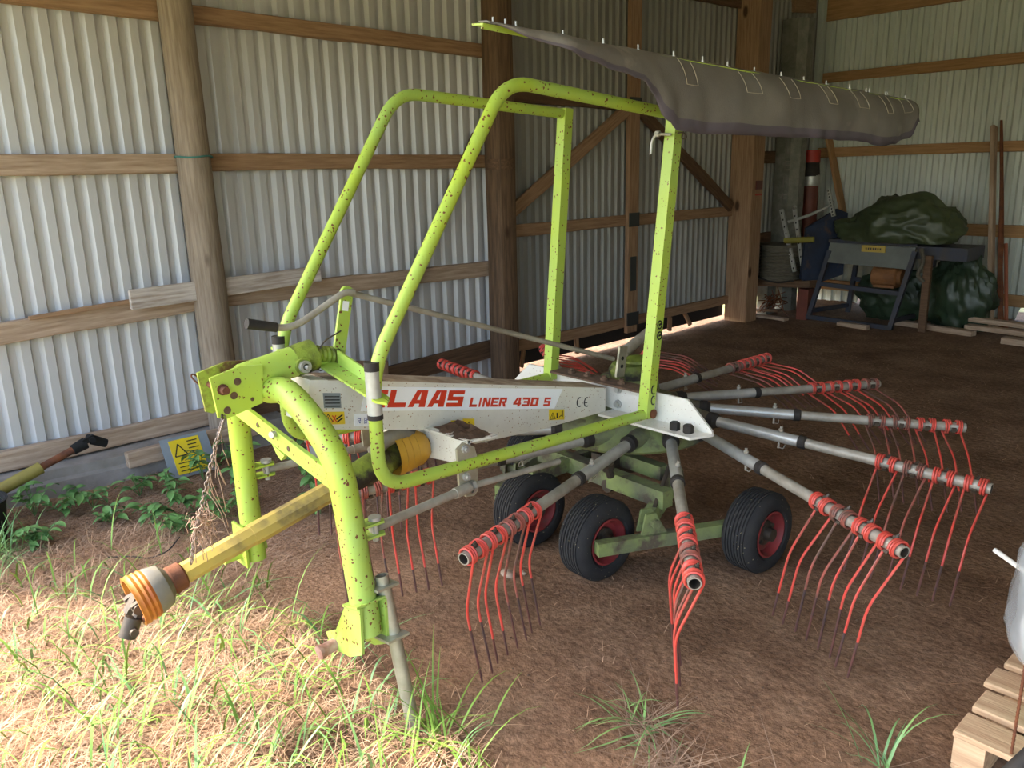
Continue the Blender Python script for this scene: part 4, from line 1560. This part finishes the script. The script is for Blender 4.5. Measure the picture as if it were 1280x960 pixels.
o = single('concrete_block', MB().box((-4.62, 2.62, .10), (.34, .40, .22), Matrix.Rotation(.3, 3, 'Z')), 'concrete', 'grey concrete block on the ground behind the headstock', 'block', smooth=0)
o.modifiers.new('edge', 'BEVEL').width = .03
o = timber('board', (-4.60, 2.80, .05), (-4.95, 3.05, .55), 0.03, 0.30, M['wood_dark'], None, upv=(.4, .8, 0))
tag(o, 'dark brown board propped on edge behind the headstock', 'board')
o = single('black_bucket', MB().lathe([(0, 0), (0, .13), (.22, .16), (.24, .17), (.24, .155), (.02, .12), (.02, 0)], (-4.80, .53, .02), (0, 0, 1), 24), 'matt_black', 'black tub standing at the left edge by the footing', 'tub')

# ------------------------------------------------------------------ back corner
GB = 0.02
sawb = thing('saw_bench', 'firewood saw bench with grey panel and blue side, under a green tarpaulin', 'saw bench', (-4.25, 9.5, GB))
b = MB()
b.prism([(-4.71, 9.30, .72), (-3.74, 9.30, .70), (-3.70, 9.34, .94), (-4.69, 9.34, .95)], (0, .02, 0))
fp = P('front_panel', b, 'saw_grey', sawb, smooth=0)
b = MB()
b.box((-4.16, 9.325, .905), (.27, .02, .075))
npl = P('name_plate', b, 'brass', fp, smooth=0)
b = MB()
for i in range(7):
    b.box((-4.24 + i * .027, 9.313, .905), (.014, .003, .022))
P('print_mark', b, 'steel_dark', npl, smooth=0)
b = MB()
b.prism([(-4.95, 9.15, .52), (-4.88, 9.28, .44), (-4.66, 9.62, .55), (-4.68, 9.66, 1.28), (-4.78, 9.60, 1.33), (-4.96, 9.22, 1.12)], (.04, -.03, 0))
P('side_panel', b, 'saw_blue', sawb, smooth=0)
for (a_, c_) in (((-4.68, 9.33, .86), (-4.87, 9.28, GB)), ((-3.70, 9.33, .90), (-3.86, 9.24, GB)), ((-4.62, 9.95, .86), (-4.72, 10.0, GB)), ((-3.72, 9.95, .86), (-3.80, 10.0, GB))):
    b = MB()
    b.bar(a_, c_, .05, .05, upv=(0, 1, 0))
    P('leg', b, 'saw_frame', sawb, smooth=0)
for (a_, c_) in (((-4.78, 9.30, .46), (-3.78, 9.28, .43)), ((-4.88, 9.27, .05), (-3.84, 9.23, .04)), ((-4.66, 9.97, .46), (-3.76, 9.97, .44)), ((-4.86, 9.29, .12), (-4.72, 9.98, .12)), ((-3.84, 9.26, .12), (-3.79, 9.98, .12))):
    b = MB()
    b.bar(a_, c_, .04, .05)
    P('stretcher', b, 'saw_frame', sawb, smooth=0)
b = MB()
b.box((-4.2, 9.65, .97), (1.02, .62, .04))
b.box((-3.45, 9.65, .88), (.52, .50, .14))
P('table', b, 'saw_frame', sawb, smooth=0)
b = MB()
b.lathe([(0, 0), (0, .08), (.02, .115), (.28, .115), (.30, .09), (.34, .085), (.34, 0)], (-4.22, 9.50, .585), (1, .05, 0), 22)
for k in range(10):
    a = math.radians(-60 + k * 26)
    b.box((-4.05, 9.50 - .118 * math.cos(a), .585 + .118 * math.sin(a)), (.22, .008, .008))
b.box((-4.05, 9.50, .475), (.24, .18, .03))
P('motor', b, 'motor', sawb)
b = MB()
b.tube(spline([(-3.62, 9.28, .94), (-3.58, 9.26, .80), (-3.62, 9.26, .66), (-3.56, 9.28, .58)], 5), .022, 8)
P('hose', b, 'reel', sawb)
b = MB()
b.bar((-3.55, 9.33, .86), (-3.55, 9.35, GB), .075, .05, upv=(0, 1, 0))
P('wooden_prop', b, 'wood_dark', sawb, smooth=0)


def crumple(name, c, r, m, label, seed, amp=.22, floor_z=0.0, n=40, squash=None):
    vs, fs = [], []
    for i in range(n + 1):
        th = math.pi * i / n
        for j in range(n * 2):
            ph = math.pi * j / n
            d = V((math.sin(th) * math.cos(ph), math.sin(th) * math.sin(ph), math.cos(th)))
            q = d * 1.6 + V((seed, 0, 0))
            f = 1 + amp * noise.noise(q) + amp * .7 * abs(noise.noise(V((q.x * 2.6, q.y * 2.6, q.z * .9)))) - amp * .5 * abs(noise.noise(V((q.x * 5, q.y * 5, q.z * 1.6)))) + amp * .12 * noise.noise(q * 9)
            p = V((c[0] + d.x * r[0] * f, c[1] + d.y * r[1] * f, c[2] + d.z * r[2] * f))
            if squash:
                p = squash(p)
            p.z = max(p.z, floor_z)
            vs.append(p)
    w = n * 2
    for i in range(n):
        for j in range(w):
            fs.append((i * w + j, i * w + (j + 1) % w, (i + 1) * w + (j + 1) % w, (i + 1) * w + j))
    mb = MB().add(vs, fs)
    bm_o = mb.build(name, m, None, smooth=60)
    return tag(bm_o, label, 'tarpaulin')


def cloth_heap(name, c, r, zb, m, label, seed, n=64):
    """a bundled sheet: one closed lumpy surface with ridged creases, resting on the height zb"""
    vs, fs = [], []
    w = n * 2
    for i in range(n + 1):
        th = math.pi * i / n
        for j in range(w):
            ph = math.pi * j / n
            d = V((math.sin(th) * math.cos(ph), math.sin(th) * math.sin(ph), math.cos(th)))
            p = V((d.x * r[0], d.y * r[1], d.z * r[2]))
            q = V((p.x * 2.6, p.y * 2.6, p.z * 4.2)) + V((seed, seed * .3, 0))
            q = q + V((noise.noise(q * .8), noise.noise(q * .8 + V((7, 0, 0))), noise.noise(q * .8 + V((0, 7, 0))))) * .6
            f = 1 + .20 * noise.noise(q * .9) + .16 * (.25 - abs(noise.noise(q * 1.7))) + .10 * (.25 - abs(noise.noise(q * 3.4 + V((4, 1, 2))))) + .035 * (.25 - abs(noise.noise(q * 7.5)))
            # bunched knot right of the middle, flatter tail to the left
            k = math.exp(-((p.x - .22) / .16) ** 2) * max(0, d.z)
            f += .22 * k
            if p.x < -.25:
                f -= .22 * max(0, d.z) * min(1, (-.25 - p.x) / .3)
            pz = c[2] + p.z * f
            vs.append((c[0] + p.x * f, c[1] + p.y * f, max(zb, pz)))
    for i in range(n):
        for j in range(w):
            fs.append((i * w + j, i * w + (j + 1) % w, (i + 1) * w + (j + 1) % w, (i + 1) * w + j))
    o_ = MB().add(vs, fs).build(name, m, None, smooth=50)
    return tag(o_, label, 'tarpaulin')


cloth_heap('tarpaulin', (-4.0, 9.56, 1.10), (.70, .38, .36), .985, M['tarp'], 'crumpled olive green tarpaulin heaped on top of the saw bench', 4.0)
crumple('tarpaulin', (-3.36, 9.80, .36), (.36, .24, .46), M['tarp2'], 'dark green tarpaulin hanging to the ground beside the saw bench', 11.0, amp=.32, floor_z=.02)
crumple('tarpaulin', (-4.1, 9.82, .34), (.42, .16, .30), M['tarp2'], 'dark green tarpaulin bunched beneath the saw bench', 21.0, amp=.35, floor_z=.03)

# shelf plank with cable drum
o = timber('plank', (-5.78, 9.30, .42), (-4.80, 9.28, .46), 0.30, 0.085, M['wood_dark'], None)
tag(o, 'brown plank shelf carrying the cable drum', 'plank')
for x in (-5.50, -4.95):
    o = single('shelf_block', MB().box((x, 9.36, .19), (.14, .2, .38)), 'concrete_dark' if x < -5.2 else 'redpipe', 'grey block under the left end of the plank shelf' if x < -5.2 else 'red-brown block under the right end of the plank shelf', 'block', smooth=0)
dr = thing('cable_drum', 'drab wound cable drum standing on the plank shelf', 'cable drum', (-5.28, 9.34, .48))
b = MB()
b.lathe([(0, 0), (0, .275), (.03, .275), (.03, .245), (.40, .235), (.40, .28), (.43, .28), (.43, 0)], (-5.30, 9.31, .48), (0, 0, 1), 28)
P('drum', b, 'reel', dr)
b = MB()
for i in range(8):
    b.lathe([(0, .245), (.012, .256), (.024, .245)], (-5.30, 9.31, .53 + i * .04), (0, 0, 1), 28)
P('winding', b, 'reel', dr)
b = MB()
b.tube(spline([(-5.56, 9.20, .93), (-5.60, 9.10, .72), (-5.50, 9.06, .54), (-5.22, 9.04, .47), (-4.98, 9.06, .50)], 6), .012, 8)
P('loose_cable', b, 'boot', dr)
b = MB()
b.tube([(-5.15, 9.1, .97), (-4.82, 9.2, .99)], .035, 10)
o = single('yellow_pipe', b, mat('dull_yellow_pipe', lin(132, 124, 44), rough=.6), 'short dull yellow pipe lying across the cable drum', 'pipe')
# perforated galvanised legs
fr = thing('trestle', 'galvanised perforated steel trestle leaning behind the drum', 'trestle', (-5.05, 9.42, .3))
for (a_, c_) in (((-5.28, 9.22, 1.33), (-5.02, 9.16, .60)), ((-5.16, 9.30, 1.37), (-4.94, 9.2, .66)), ((-4.82, 9.46, 1.56), (-4.72, 9.44, 1.25))):
    b = MB()
    b.bar(a_, c_, .045, .03, upv=(0, 1, 0))
    lgo = P('leg', b, 'galv', fr, smooth=0)
    q = MB()
    for i in range(9):
        pp = V(a_).lerp(V(c_), (i + .5) / 9)
        q.box(pp + V((0, -.016, 0)), (.014, .004, .022))
    P('perforation', q, 'black', lgo, smooth=0)
b = MB()
b.tube(fillet([(-5.2, 9.25, 1.18), (-5.0, 9.33, 1.25), (-4.80, 9.45, 1.36), (-4.74, 9.45, 1.42)], .08, 4), .018, 8)
P('cross_tube', b, 'galv', fr)
# red-brown pipe
pp_ = thing('drain_pipe', 'red-brown upright pipe with a red cap in the far corner', 'pipe', (-5.12, 10.05, 0))
b = MB()
b.tube([(-5.290, 9.95, .0), (-5.360, 10.05, 1.62)], .092, 18)
P('pipe', b, 'redpipe', pp_)
b = MB()
b.lathe([(0, .095), (.03, .105), (.07, .098), (.10, .108), (.14, .10)], (-5.357, 10.045, 1.58), (-.04, .06, 1), 18)
P('clamp_collar', b, 'galv', pp_)
b = MB()
b.tube([(-5.365, 10.05, 1.70), (-5.375, 10.06, 1.90)], [.105, .09], 18)
P('rubber_sleeve', b, 'boot', pp_)
b = MB()
b.lathe([(0, .10), (.15, .10), (.15, .07), (.05, .06)], (-5.375, 10.06, 1.87), (-.04, .06, 1), 18)
P('cap', b, 'redpaint', pp_)
# leaning post and planks
o = timber('leaning_rail', (-3.02, 9.85, .03), (-3.42, 10.42, 2.22), 0.05, 0.09, M['wood_grey'], None, upv=(0, 1, 0))
tag(o, 'weathered grey rail leaning against the back wall', 'rail')
b = MB()
b.tube(spline([(-2.93, 9.9, .04), (-3.06, 10.05, .7), (-3.2, 10.28, 1.4), (-3.36, 10.45, 2.28)], 6), [.03, .034, .028, .03, .036, .03, .028, .03, .034, .03, .028, .026, .024, .022, .02, .02, .02, .018, .014], 7)
o = single('branch', b, 'rust', 'dark crooked branch leaning beside the grey rail', 'branch')
b = MB()
b.tube([(-2.88, 9.92, .03), (-3.08, 10.2, .95)], .02, 6)
o = single('orange_stake', b, mat('faded_orange', lin(150, 84, 56), rough=.7), 'faded orange stake leaning beside the branch', 'stake')
for i, (a_, c_, w_, h_, lab) in enumerate((
        ((-3.95, 9.62, .045), (-3.05, 9.45, .045), .10, .06, 'short thick timber offcut lying in front of the dark tarpaulin'),
        ((-3.62, 9.75, .17), (-2.2, 9.55, .16), .11, .05, 'topmost of the loose planks stacked on the floor at the back'),
        ((-3.15, 9.5, .11), (-1.9, 9.4, .11), .11, .05, 'middle of the loose planks stacked on the floor at the back'),
        ((-2.72, 9.30, .045), (-1.6, 9.25, .045), .13, .07, 'lowest and nearest of the planks stacked on the floor at the back'))):
    o = timber('plank', a_, c_, w_, h_, M['wood_grey'], None)
    tag(o, lab, 'plank', 'loose planks at the back')
o = timber('wood_scrap', (-4.42, 9.15, .035), (-4.05, 9.12, .035), .08, .05, M['wood_grey'], None, segs=3)
tag(o, 'short wood offcut lying under the front of the saw bench', 'wood scrap', 'offcuts under the bench')
o = timber('wood_scrap', (-5.55, 9.05, .03), (-5.0, 9.0, .03), .10, .03, M['wood_grey'], None, segs=3)
tag(o, 'flat pale offcut lying below the plank shelf', 'wood scrap', 'offcuts under the bench')
o = timber('wood_scrap', (-5.6, 9.25, .06), (-5.2, 9.2, .10), .12, .03, M['wood_dark'], None, segs=3)
tag(o, 'dark tilted offcut lying below the plank shelf', 'wood scrap', 'offcuts under the bench')
b = MB()
for i in range(26):
    c = V((-5.38 + random.gauss(0, .08), 9.3 + random.gauss(0, .06), .10 + random.random() * .16))
    d = V((random.uniform(-1, 1), random.uniform(-1, 1), random.uniform(-.2, .6))).normalized() * .17
    b.tube([c - d, c + V((0, 0, .02)), c + d], .006, 5)
tag(b.build('rusty_wire', M['rust'], None), 'tangle of rusty wire under the plank shelf', 'wire', kind='stuff')

# ------------------------------------------------------------------ right edge: pallet, sack, rod
pal = thing('pallet', 'wooden pallet at the right edge of the picture', 'pallet', (-.25, 2.95, 0))
for i in range(7):
    y = 2.50 + i * .165
    o = timber('slat', (-.715 + random.uniform(-.01, .01) + i * -.004, y, .135), (.45, y, .135), .125, .022, M['pallet'], pal, segs=5, jit=.003)
for y in (2.50, 3.0, 3.45):
    pass
for x in (-.66, -.13, .40):
    o = timber('runner', (x, 2.44, .018), (x, 3.56, .018), .09, .02, M['pallet'], pal, segs=5, jit=.002)
    for y in (2.505, 2.99, 3.48):
        q = MB().box((x, y, .075), (.09, .12, .092))
        P('block', q, 'pallet', pal, smooth=0)


def sack(c, r, h, m, name, parent, seed, lean=0.0, grow=1.0):
    vs, fs = [], []
    n, k = 36, 22
    for i in range(k + 1):
        t = i / k
        rr = r * (math.sin(min(1, t * 4) * math.pi / 2) ** .5) * (1 - .12 * t) * (1 if t < .62 else max(.16, math.cos(min(1, (t - .62) / .30) * math.pi / 2 * .92)))
        for j in range(n):
            a = 2 * math.pi * j / n
            f = 1 + .03 * math.cos(a * 9) * min(1, max(0, (t - .5) * 3)) + .10 * noise.noise(V((math.cos(a) * 1.5, math.sin(a) * 1.5, t * 3 + seed))) + .03 * noise.noise(V((math.cos(a) * 5, math.sin(a) * 5, t * 9 + seed)))
            vs.append((c[0] + rr * f * grow * math.cos(a), c[1] + rr * f * grow * math.sin(a), c[2] + h * t))
    for i in range(k):
        for j in range(n):
            fs.append((i * n + j, i * n + (j + 1) % n, (i + 1) * n + (j + 1) % n, (i + 1) * n + j))
    fs.append(tuple(range(n - 1, -1, -1)))
    fs.append(tuple(k * n + j for j in range(n)))
    return P(name, MB().add(vs, fs), m, parent, smooth=50)


sk = thing('sack', 'white sack in clear plastic film standing on the pallet', 'sack', (-.32, 3.06, .147))
sack((-.42, 3.02, .150), .29, .60, 'bag_white', 'sack_body', sk, 2.0)
sack((-.42, 3.02, .148), .325, .66, 'film', 'plastic_film', sk, 5.0, grow=1.08)
b = MB()
b.tube([(-.83, 3.05, .50), (-.62, 2.95, .46)], .009, 10)
o = single('white_rod', b, 'white_rod', 'white rod end sticking out over the sack at the right edge', 'rod')
b = MB()
b.tube([(-.55, 2.45, .147), (-.55, 2.46, 1.05)], .0042, 8)
for i in range(60):
    b.lathe([(0, .0042), (.003, .0055), (.006, .0042)], (-.55, 2.45 + i * .01 / 60, .148 + i * .015), (0, 0.01, 1), 8)
o = single('rebar_rod', b, 'rust', 'rusty ribbed steel rod standing upright at the pallet corner', 'rod')
tl = thing('tool_handle', 'dark tool handle with a wooden end lying across the pallet corner', 'tool', (-.5, 2.35, .1))
b = MB()
b.tube([(-.52, 2.21, .20), (-.44, 2.30, .33)], [.020, .027], 14)
P('grip', b, 'boot', tl)
b = MB()
b.tube([(-.44, 2.30, .33), (-.25, 2.50, .62)], .021, 12)
P('shaft', b, 'wood', tl)
o = single('teal_box', MB().box((-.50, 2.66, .205), (.12, .12, .12)), 'teal', 'small teal plastic box on the pallet at the right edge', 'box', smooth=0)
o.modifiers.new('edge', 'BEVEL').width = .008

# ------------------------------------------------------------------ plants, straw, stones
def blade(mb, base, ang, L, lean, w, droop, mi=0, segs=5, kink=0.0):
    d = V((math.cos(ang), math.sin(ang), 0))
    s_ = V((-d.y, d.x, 0))
    p = V(base)
    el = math.pi / 2 - lean
    vs, fs = [], []
    for i in range(segs + 1):
        t = i / segs
        ww = w * (1 - t ** 1.6) * (.55 + .45 * min(1, t * 4)) + .0004
        vs += [p - s_ * ww / 2, p + s_ * ww / 2]
        p = p + (d * math.cos(el) + V((0, 0, 1)) * math.sin(el)) * (L / segs)
        el -= droop / segs * (1 + t * 1.6)
        if p.z < .006:
            p.z = .006 + random.random() * .004
            el = max(el, 0)
    for i in range(segs):
        fs.append((2 * i, 2 * i + 1, 2 * i + 3, 2 * i + 2))
    mb.add(vs, fs, mi)


def sunpatch(x, y):
    """open turf strip at the mouth of the shed"""
    return y < 1.42 + .1 * noise.noise(V((x * 3, y * 3, 1))) and (y - .51) < (x + 4.18) * .80


# tall green grass in the sunny front
b = MB()
cnt = 0
while cnt < 1150:
    x, y = random.uniform(-4.3, -1.55), random.uniform(-.35, 1.5)
    dn = noise.noise(V((x * 2.3, y * 2.3, 7))) + .25
    edge = y < 1.40 + .12 * noise.noise(V((x * 4, 2, 2)))
    if not edge or random.random() > .35 + dn:
        continue
    if x < -3.5 and y > .3 and random.random() < .55:
        continue
    tall = random.random()
    L = random.uniform(.12, .26) if tall < .6 else random.uniform(.26, .44)
    blade(b, (x, y, ground_h(x, y)), random.gauss(.9, 1.5), L, random.uniform(.2, .95), random.uniform(.005, .012), random.uniform(.5, 2.0), mi=random.choice((0, 0, 1)))
    cnt += 1
o = b.build('long_grass', [M['grass'], M['grass_cool']], None, smooth=180)
tag(o, 'tall green grass growing in the sunlit mouth of the shed', 'grass', kind='stuff')
# dry thatch among it
b = MB()
cnt = 0
while cnt < 15000:
    x, y = random.uniform(-4.5, -1.5), random.uniform(-.4, 1.55)
    if y > 1.40 + .15 * noise.noise(V((x * 4, 2, 2))):
        continue
    L = random.uniform(.04, .16)
    blade(b, (x, y, ground_h(x, y) + random.uniform(0, .02)), random.uniform(0, 6.28), L, random.uniform(.8, 1.5), random.uniform(.0018, .0035), random.uniform(.1, 1.0), mi=0, segs=3)
    cnt += 1
o = b.build('dry_thatch', M['straw'], None, smooth=180)
tag(o, 'pale dry grass thatch carpeting the sunlit mouth of the shed', 'dry grass', kind='stuff')
# old hay litter in the shade on the left, thinning over the dirt
b = MB()
cnt = 0
while cnt < 14000:
    x, y = random.uniform(-5.2, -2.3), random.uniform(.4, 2.7)
    lim = x + .75 * y + .6 * noise.noise(V((x * 2, y * 2, 3)))
    if lim > -1.75 - .5 * random.random() or y > 2.5 + .3 * random.random():
        continue
    L = random.uniform(.03, .12)
    blade(b, (x, y, ground_h(x, y) + random.uniform(0, .012)), random.gauss(.7, .9), L, random.uniform(1.2, 1.56), random.uniform(.0018, .0035), random.uniform(-.2, .5), mi=random.choice((0, 0, 1)), segs=2)
    cnt += 1
o = b.build('hay_litter', [M['straw_dark'], M['straw']], None, smooth=180)
tag(o, 'brown hay litter on the shaded ground behind the headstock', 'hay', kind='stuff')
# stray straws on the dirt
b = MB()
for i in range(2200):
    x, y = random.uniform(-4.8, .5), random.uniform(1.5, 9.0)
    L = random.uniform(.02, .09)
    blade(b, (x, y, ground_h(x, y) + .002), random.uniform(0, 6.28), L, random.uniform(1.45, 1.57), random.uniform(.0018, .004), random.uniform(-.1, .2), segs=2)
o = b.build('loose_straw', M['straw'], None, smooth=180)
tag(o, 'loose straw bits scattered over the dirt floor', 'straw', kind='stuff')
# little clods
b = MB()
for i in range(1500):
    x, y = random.uniform(-4.6, .3), random.uniform(1.4, 6.5)
    r = random.uniform(.002, .007)
    g = ground_h(x, y)
    b.add([(x + r * math.cos(a), y + r * math.sin(a), g) for a in (0, 1.6, 3.1, 4.7)] + [(x, y, g + r * random.uniform(.5, 1.1))], [(0, 1, 4), (1, 2, 4), (2, 3, 4), (3, 0, 4)])
o = b.build('dirt_crumbs', M['dirty_top'], None, smooth=0)
tag(o, 'small crumbs of earth on the dirt floor', 'dirt', kind='stuff')


def tuft(name, c, n, Lr, spread, label, mats, lean=(.3, 1.2), droop=(.3, 1.4), w=(.004, .010), seed=1, dry=0):
    random.seed(seed)
    b = MB()
    for i in range(n):
        a = random.uniform(0, 6.28)
        r = abs(random.gauss(0, spread))
        x, y = c[0] + r * math.cos(a), c[1] + r * math.sin(a)
        blade(b, (x, y, ground_h(x, y)), random.uniform(0, 6.28), random.uniform(*Lr), random.uniform(*lean), random.uniform(*w), random.uniform(*droop), mi=0, segs=6)
    for i in range(dry):
        a = random.uniform(0, 6.28)
        r = abs(random.gauss(0, spread * 1.3))
        x, y = c[0] + r * math.cos(a), c[1] + r * math.sin(a)
        blade(b, (x, y, ground_h(x, y) + random.uniform(0, .02)), random.uniform(0, 6.28), random.uniform(.06, .26), random.uniform(1.1, 1.5), .003, random.uniform(-.3, .9), mi=1, segs=4)
    o = b.build(name, mats, None, smooth=180)
    return tag(o, label, 'grass tuft', 'grass tufts on the dirt')


gm = [M['grass_cool'], M['straw_dark']]
tuft('grass_tuft', (-1.50, 1.92), 26, (.12, .30), .06, 'green grass tuft with dry stalks below the nearest tine tips', gm, seed=3, dry=70, lean=(.7, 1.4))
tuft('grass_tuft', (-1.30, 1.80), 10, (.10, .24), .09, 'matted dry grass tuft at the bottom edge of the picture', gm, seed=5, dry=150, lean=(.8, 1.4))
tuft('grass_tuft', (-.84, 2.28), 16, (.14, .36), .035, 'upright green grass tuft beside the pallet', gm, seed=8, dry=6, lean=(.2, 1.1))
tuft('grass_tuft', (-1.92, 1.36), 42, (.16, .40), .10, 'tall bright grass tuft at the foot of the parking stand', [M['grass'], M['straw']], seed=12, dry=60, lean=(.3, 1.1))
tuft('grass_tuft', (-4.55, .55), 90, (.14, .36), .14, 'shaded grass tuft in front of the tub at the left edge', [M['grass_cool'], M['straw_dark']], seed=14, dry=30)
random.seed(21)

# leafy weeds along the footing
leaf = MB()
lv_ = []
nL = 6
for i in range(nL + 1):
    t = i / nL
    wv = .022 * math.sin(math.pi * min(1, t * .93 + .04)) ** .8 * (1 - .35 * t)
    z = .012 * math.sin(t * 2.6) - .012 * t * t
    lv_ += [(t * .075, -wv, z + .004), (t * .075, 0, z), (t * .075, wv, z + .004)]
lf_ = []
for i in range(nL):
    for j in range(2):
        lf_.append((i * 3 + j, i * 3 + j + 1, i * 3 + 4 + j, i * 3 + 3 + j))
leaf.add(lv_, lf_)
lo = leaf.build('leaf', 'leaf', None, smooth=180)
leaf_me = lo.data
bpy.data.objects.remove(lo)
WEEDS = [(-5.0, .84, .20, 'tall leafy weed at the footing nearest the tub'), (-4.90, .98, .13, 'low leafy weed just right of the tall one at the footing'),
         (-4.91, 1.12, .14, 'leafy weed at the footing left of the grey plank end'), (-4.63, 1.14, .11, 'low weed in the litter below the grey plank end'),
         (-4.90, 1.38, .16, 'leafy weed just below the grey plank end'), (-4.47, 1.30, .11, 'low weed at the near edge of the litter, left of the twine'),
         (-4.25, 1.36, .12, 'nearest weed of the row, beside the twine'), (-4.47, 1.54, .14, 'spreading weed in the litter in front of the sign panel'),
         (-4.72, 1.52, .15, 'leafy weed between the plank end and the sign panel'), (-4.88, 1.76, .24, 'tall leafy weed growing in front of the yellow notice'),
         (-4.86, 1.98, .22, 'leafy weed at the right edge of the sign panel'), (-4.28, 1.60, .14, 'leafy weed behind the frayed twine'), (-4.29, 1.80, .15, 'leafy weed left of the headstock left leg'),
         (-4.25, 2.17, .18, 'leafy weed seen between the headstock legs, upper one'), (-3.92, 2.04, .15, 'leafy weed seen between the headstock legs above the drive shaft'), (-4.80, 2.32, .20, 'leafy weed below the headstock cross bar by the footing'),
         (-4.55, .74, .13, 'weed in the grass at the left edge'), (-4.62, 1.90, .17, 'leafy weed right of the sign panel, nearer the rake'), (-4.0, 2.34, .16, 'weed behind the right headstock leg')]
for (x, y, h, lab) in WEEDS:
    wd = thing('weed', lab, 'weed', (x, y, ground_h(x, y)), 'leafy weeds along the left footing')
    b = MB()
    nst = 5
    tips = []
    for s_ in range(nst):
        a = random.uniform(0, 6.28)
        r = random.uniform(.03, .11)
        hh = h * random.uniform(.55, 1.0)
        p0 = V((x, y, ground_h(x, y)))
        p2 = p0 + V((r * math.cos(a), r * math.sin(a), hh))
        p1 = p0.lerp(p2, .5) + V((0, 0, hh * .12))
        b.tube([p0, p1, p2], .0022, 5)
        tips.append((p0, p1, p2, a))
    P('stem', b, 'leaf', wd)
    for (p0, p1, p2, a) in tips:
        for f_ in (.4, .6, .75, .9, 1.0):
            pos = p0.lerp(p1, f_ * 2) if f_ < .5 else p1.lerp(p2, f_ * 2 - 1)
            sc_ = random.uniform(.7, 1.25)
            inst('leaf', leaf_me, wd, pos - wd.location, (random.uniform(-.4, .4), random.uniform(-.3, .5), random.uniform(0, 6.28)), (sc_, sc_, sc_))

b = MB()
b.tube(spline([(-4.16, .98, .02), (-4.06, 1.06, .03), (-3.98, 1.12, .03), (-3.95, 1.20, .05), (-3.98, 1.28, .09)], 5), [.0035] * 21, 6)
single('twig', b, 'boot', 'thin dark twig lying on the hay litter left of the twine', 'twig')
# stones
for (x, y, r, lab) in ((-2.62, 2.30, .028, 'pale stone on the dirt left of the nearest wheel'), (-2.58, 2.36, .012, 'tiny pale pebble beside the pale stone')):
    vs, fs = [], []
    b = MB()
    n = 8
    for i in range(n + 1):
        th = math.pi * i / n
        for j in range(2 * n):
            ph = math.pi * j / n
            d = V((math.sin(th) * math.cos(ph), math.sin(th) * math.sin(ph), math.cos(th)))
            f = 1 + .3 * noise.noise(d * 1.7 + V((x * 9, y, 0)))
            vs.append((x + d.x * r * 1.5 * f, y + d.y * r * f, ground_h(x, y) + r * .4 + d.z * r * .6 * f))
    for i in range(n):
        for j in range(2 * n):
            fs.append((i * 2 * n + j, i * 2 * n + (j + 1) % (2 * n), (i + 1) * 2 * n + (j + 1) % (2 * n), (i + 1) * 2 * n + j))
    o = single('stone', b.add(vs, fs), 'stone', lab, 'stone', smooth=60)
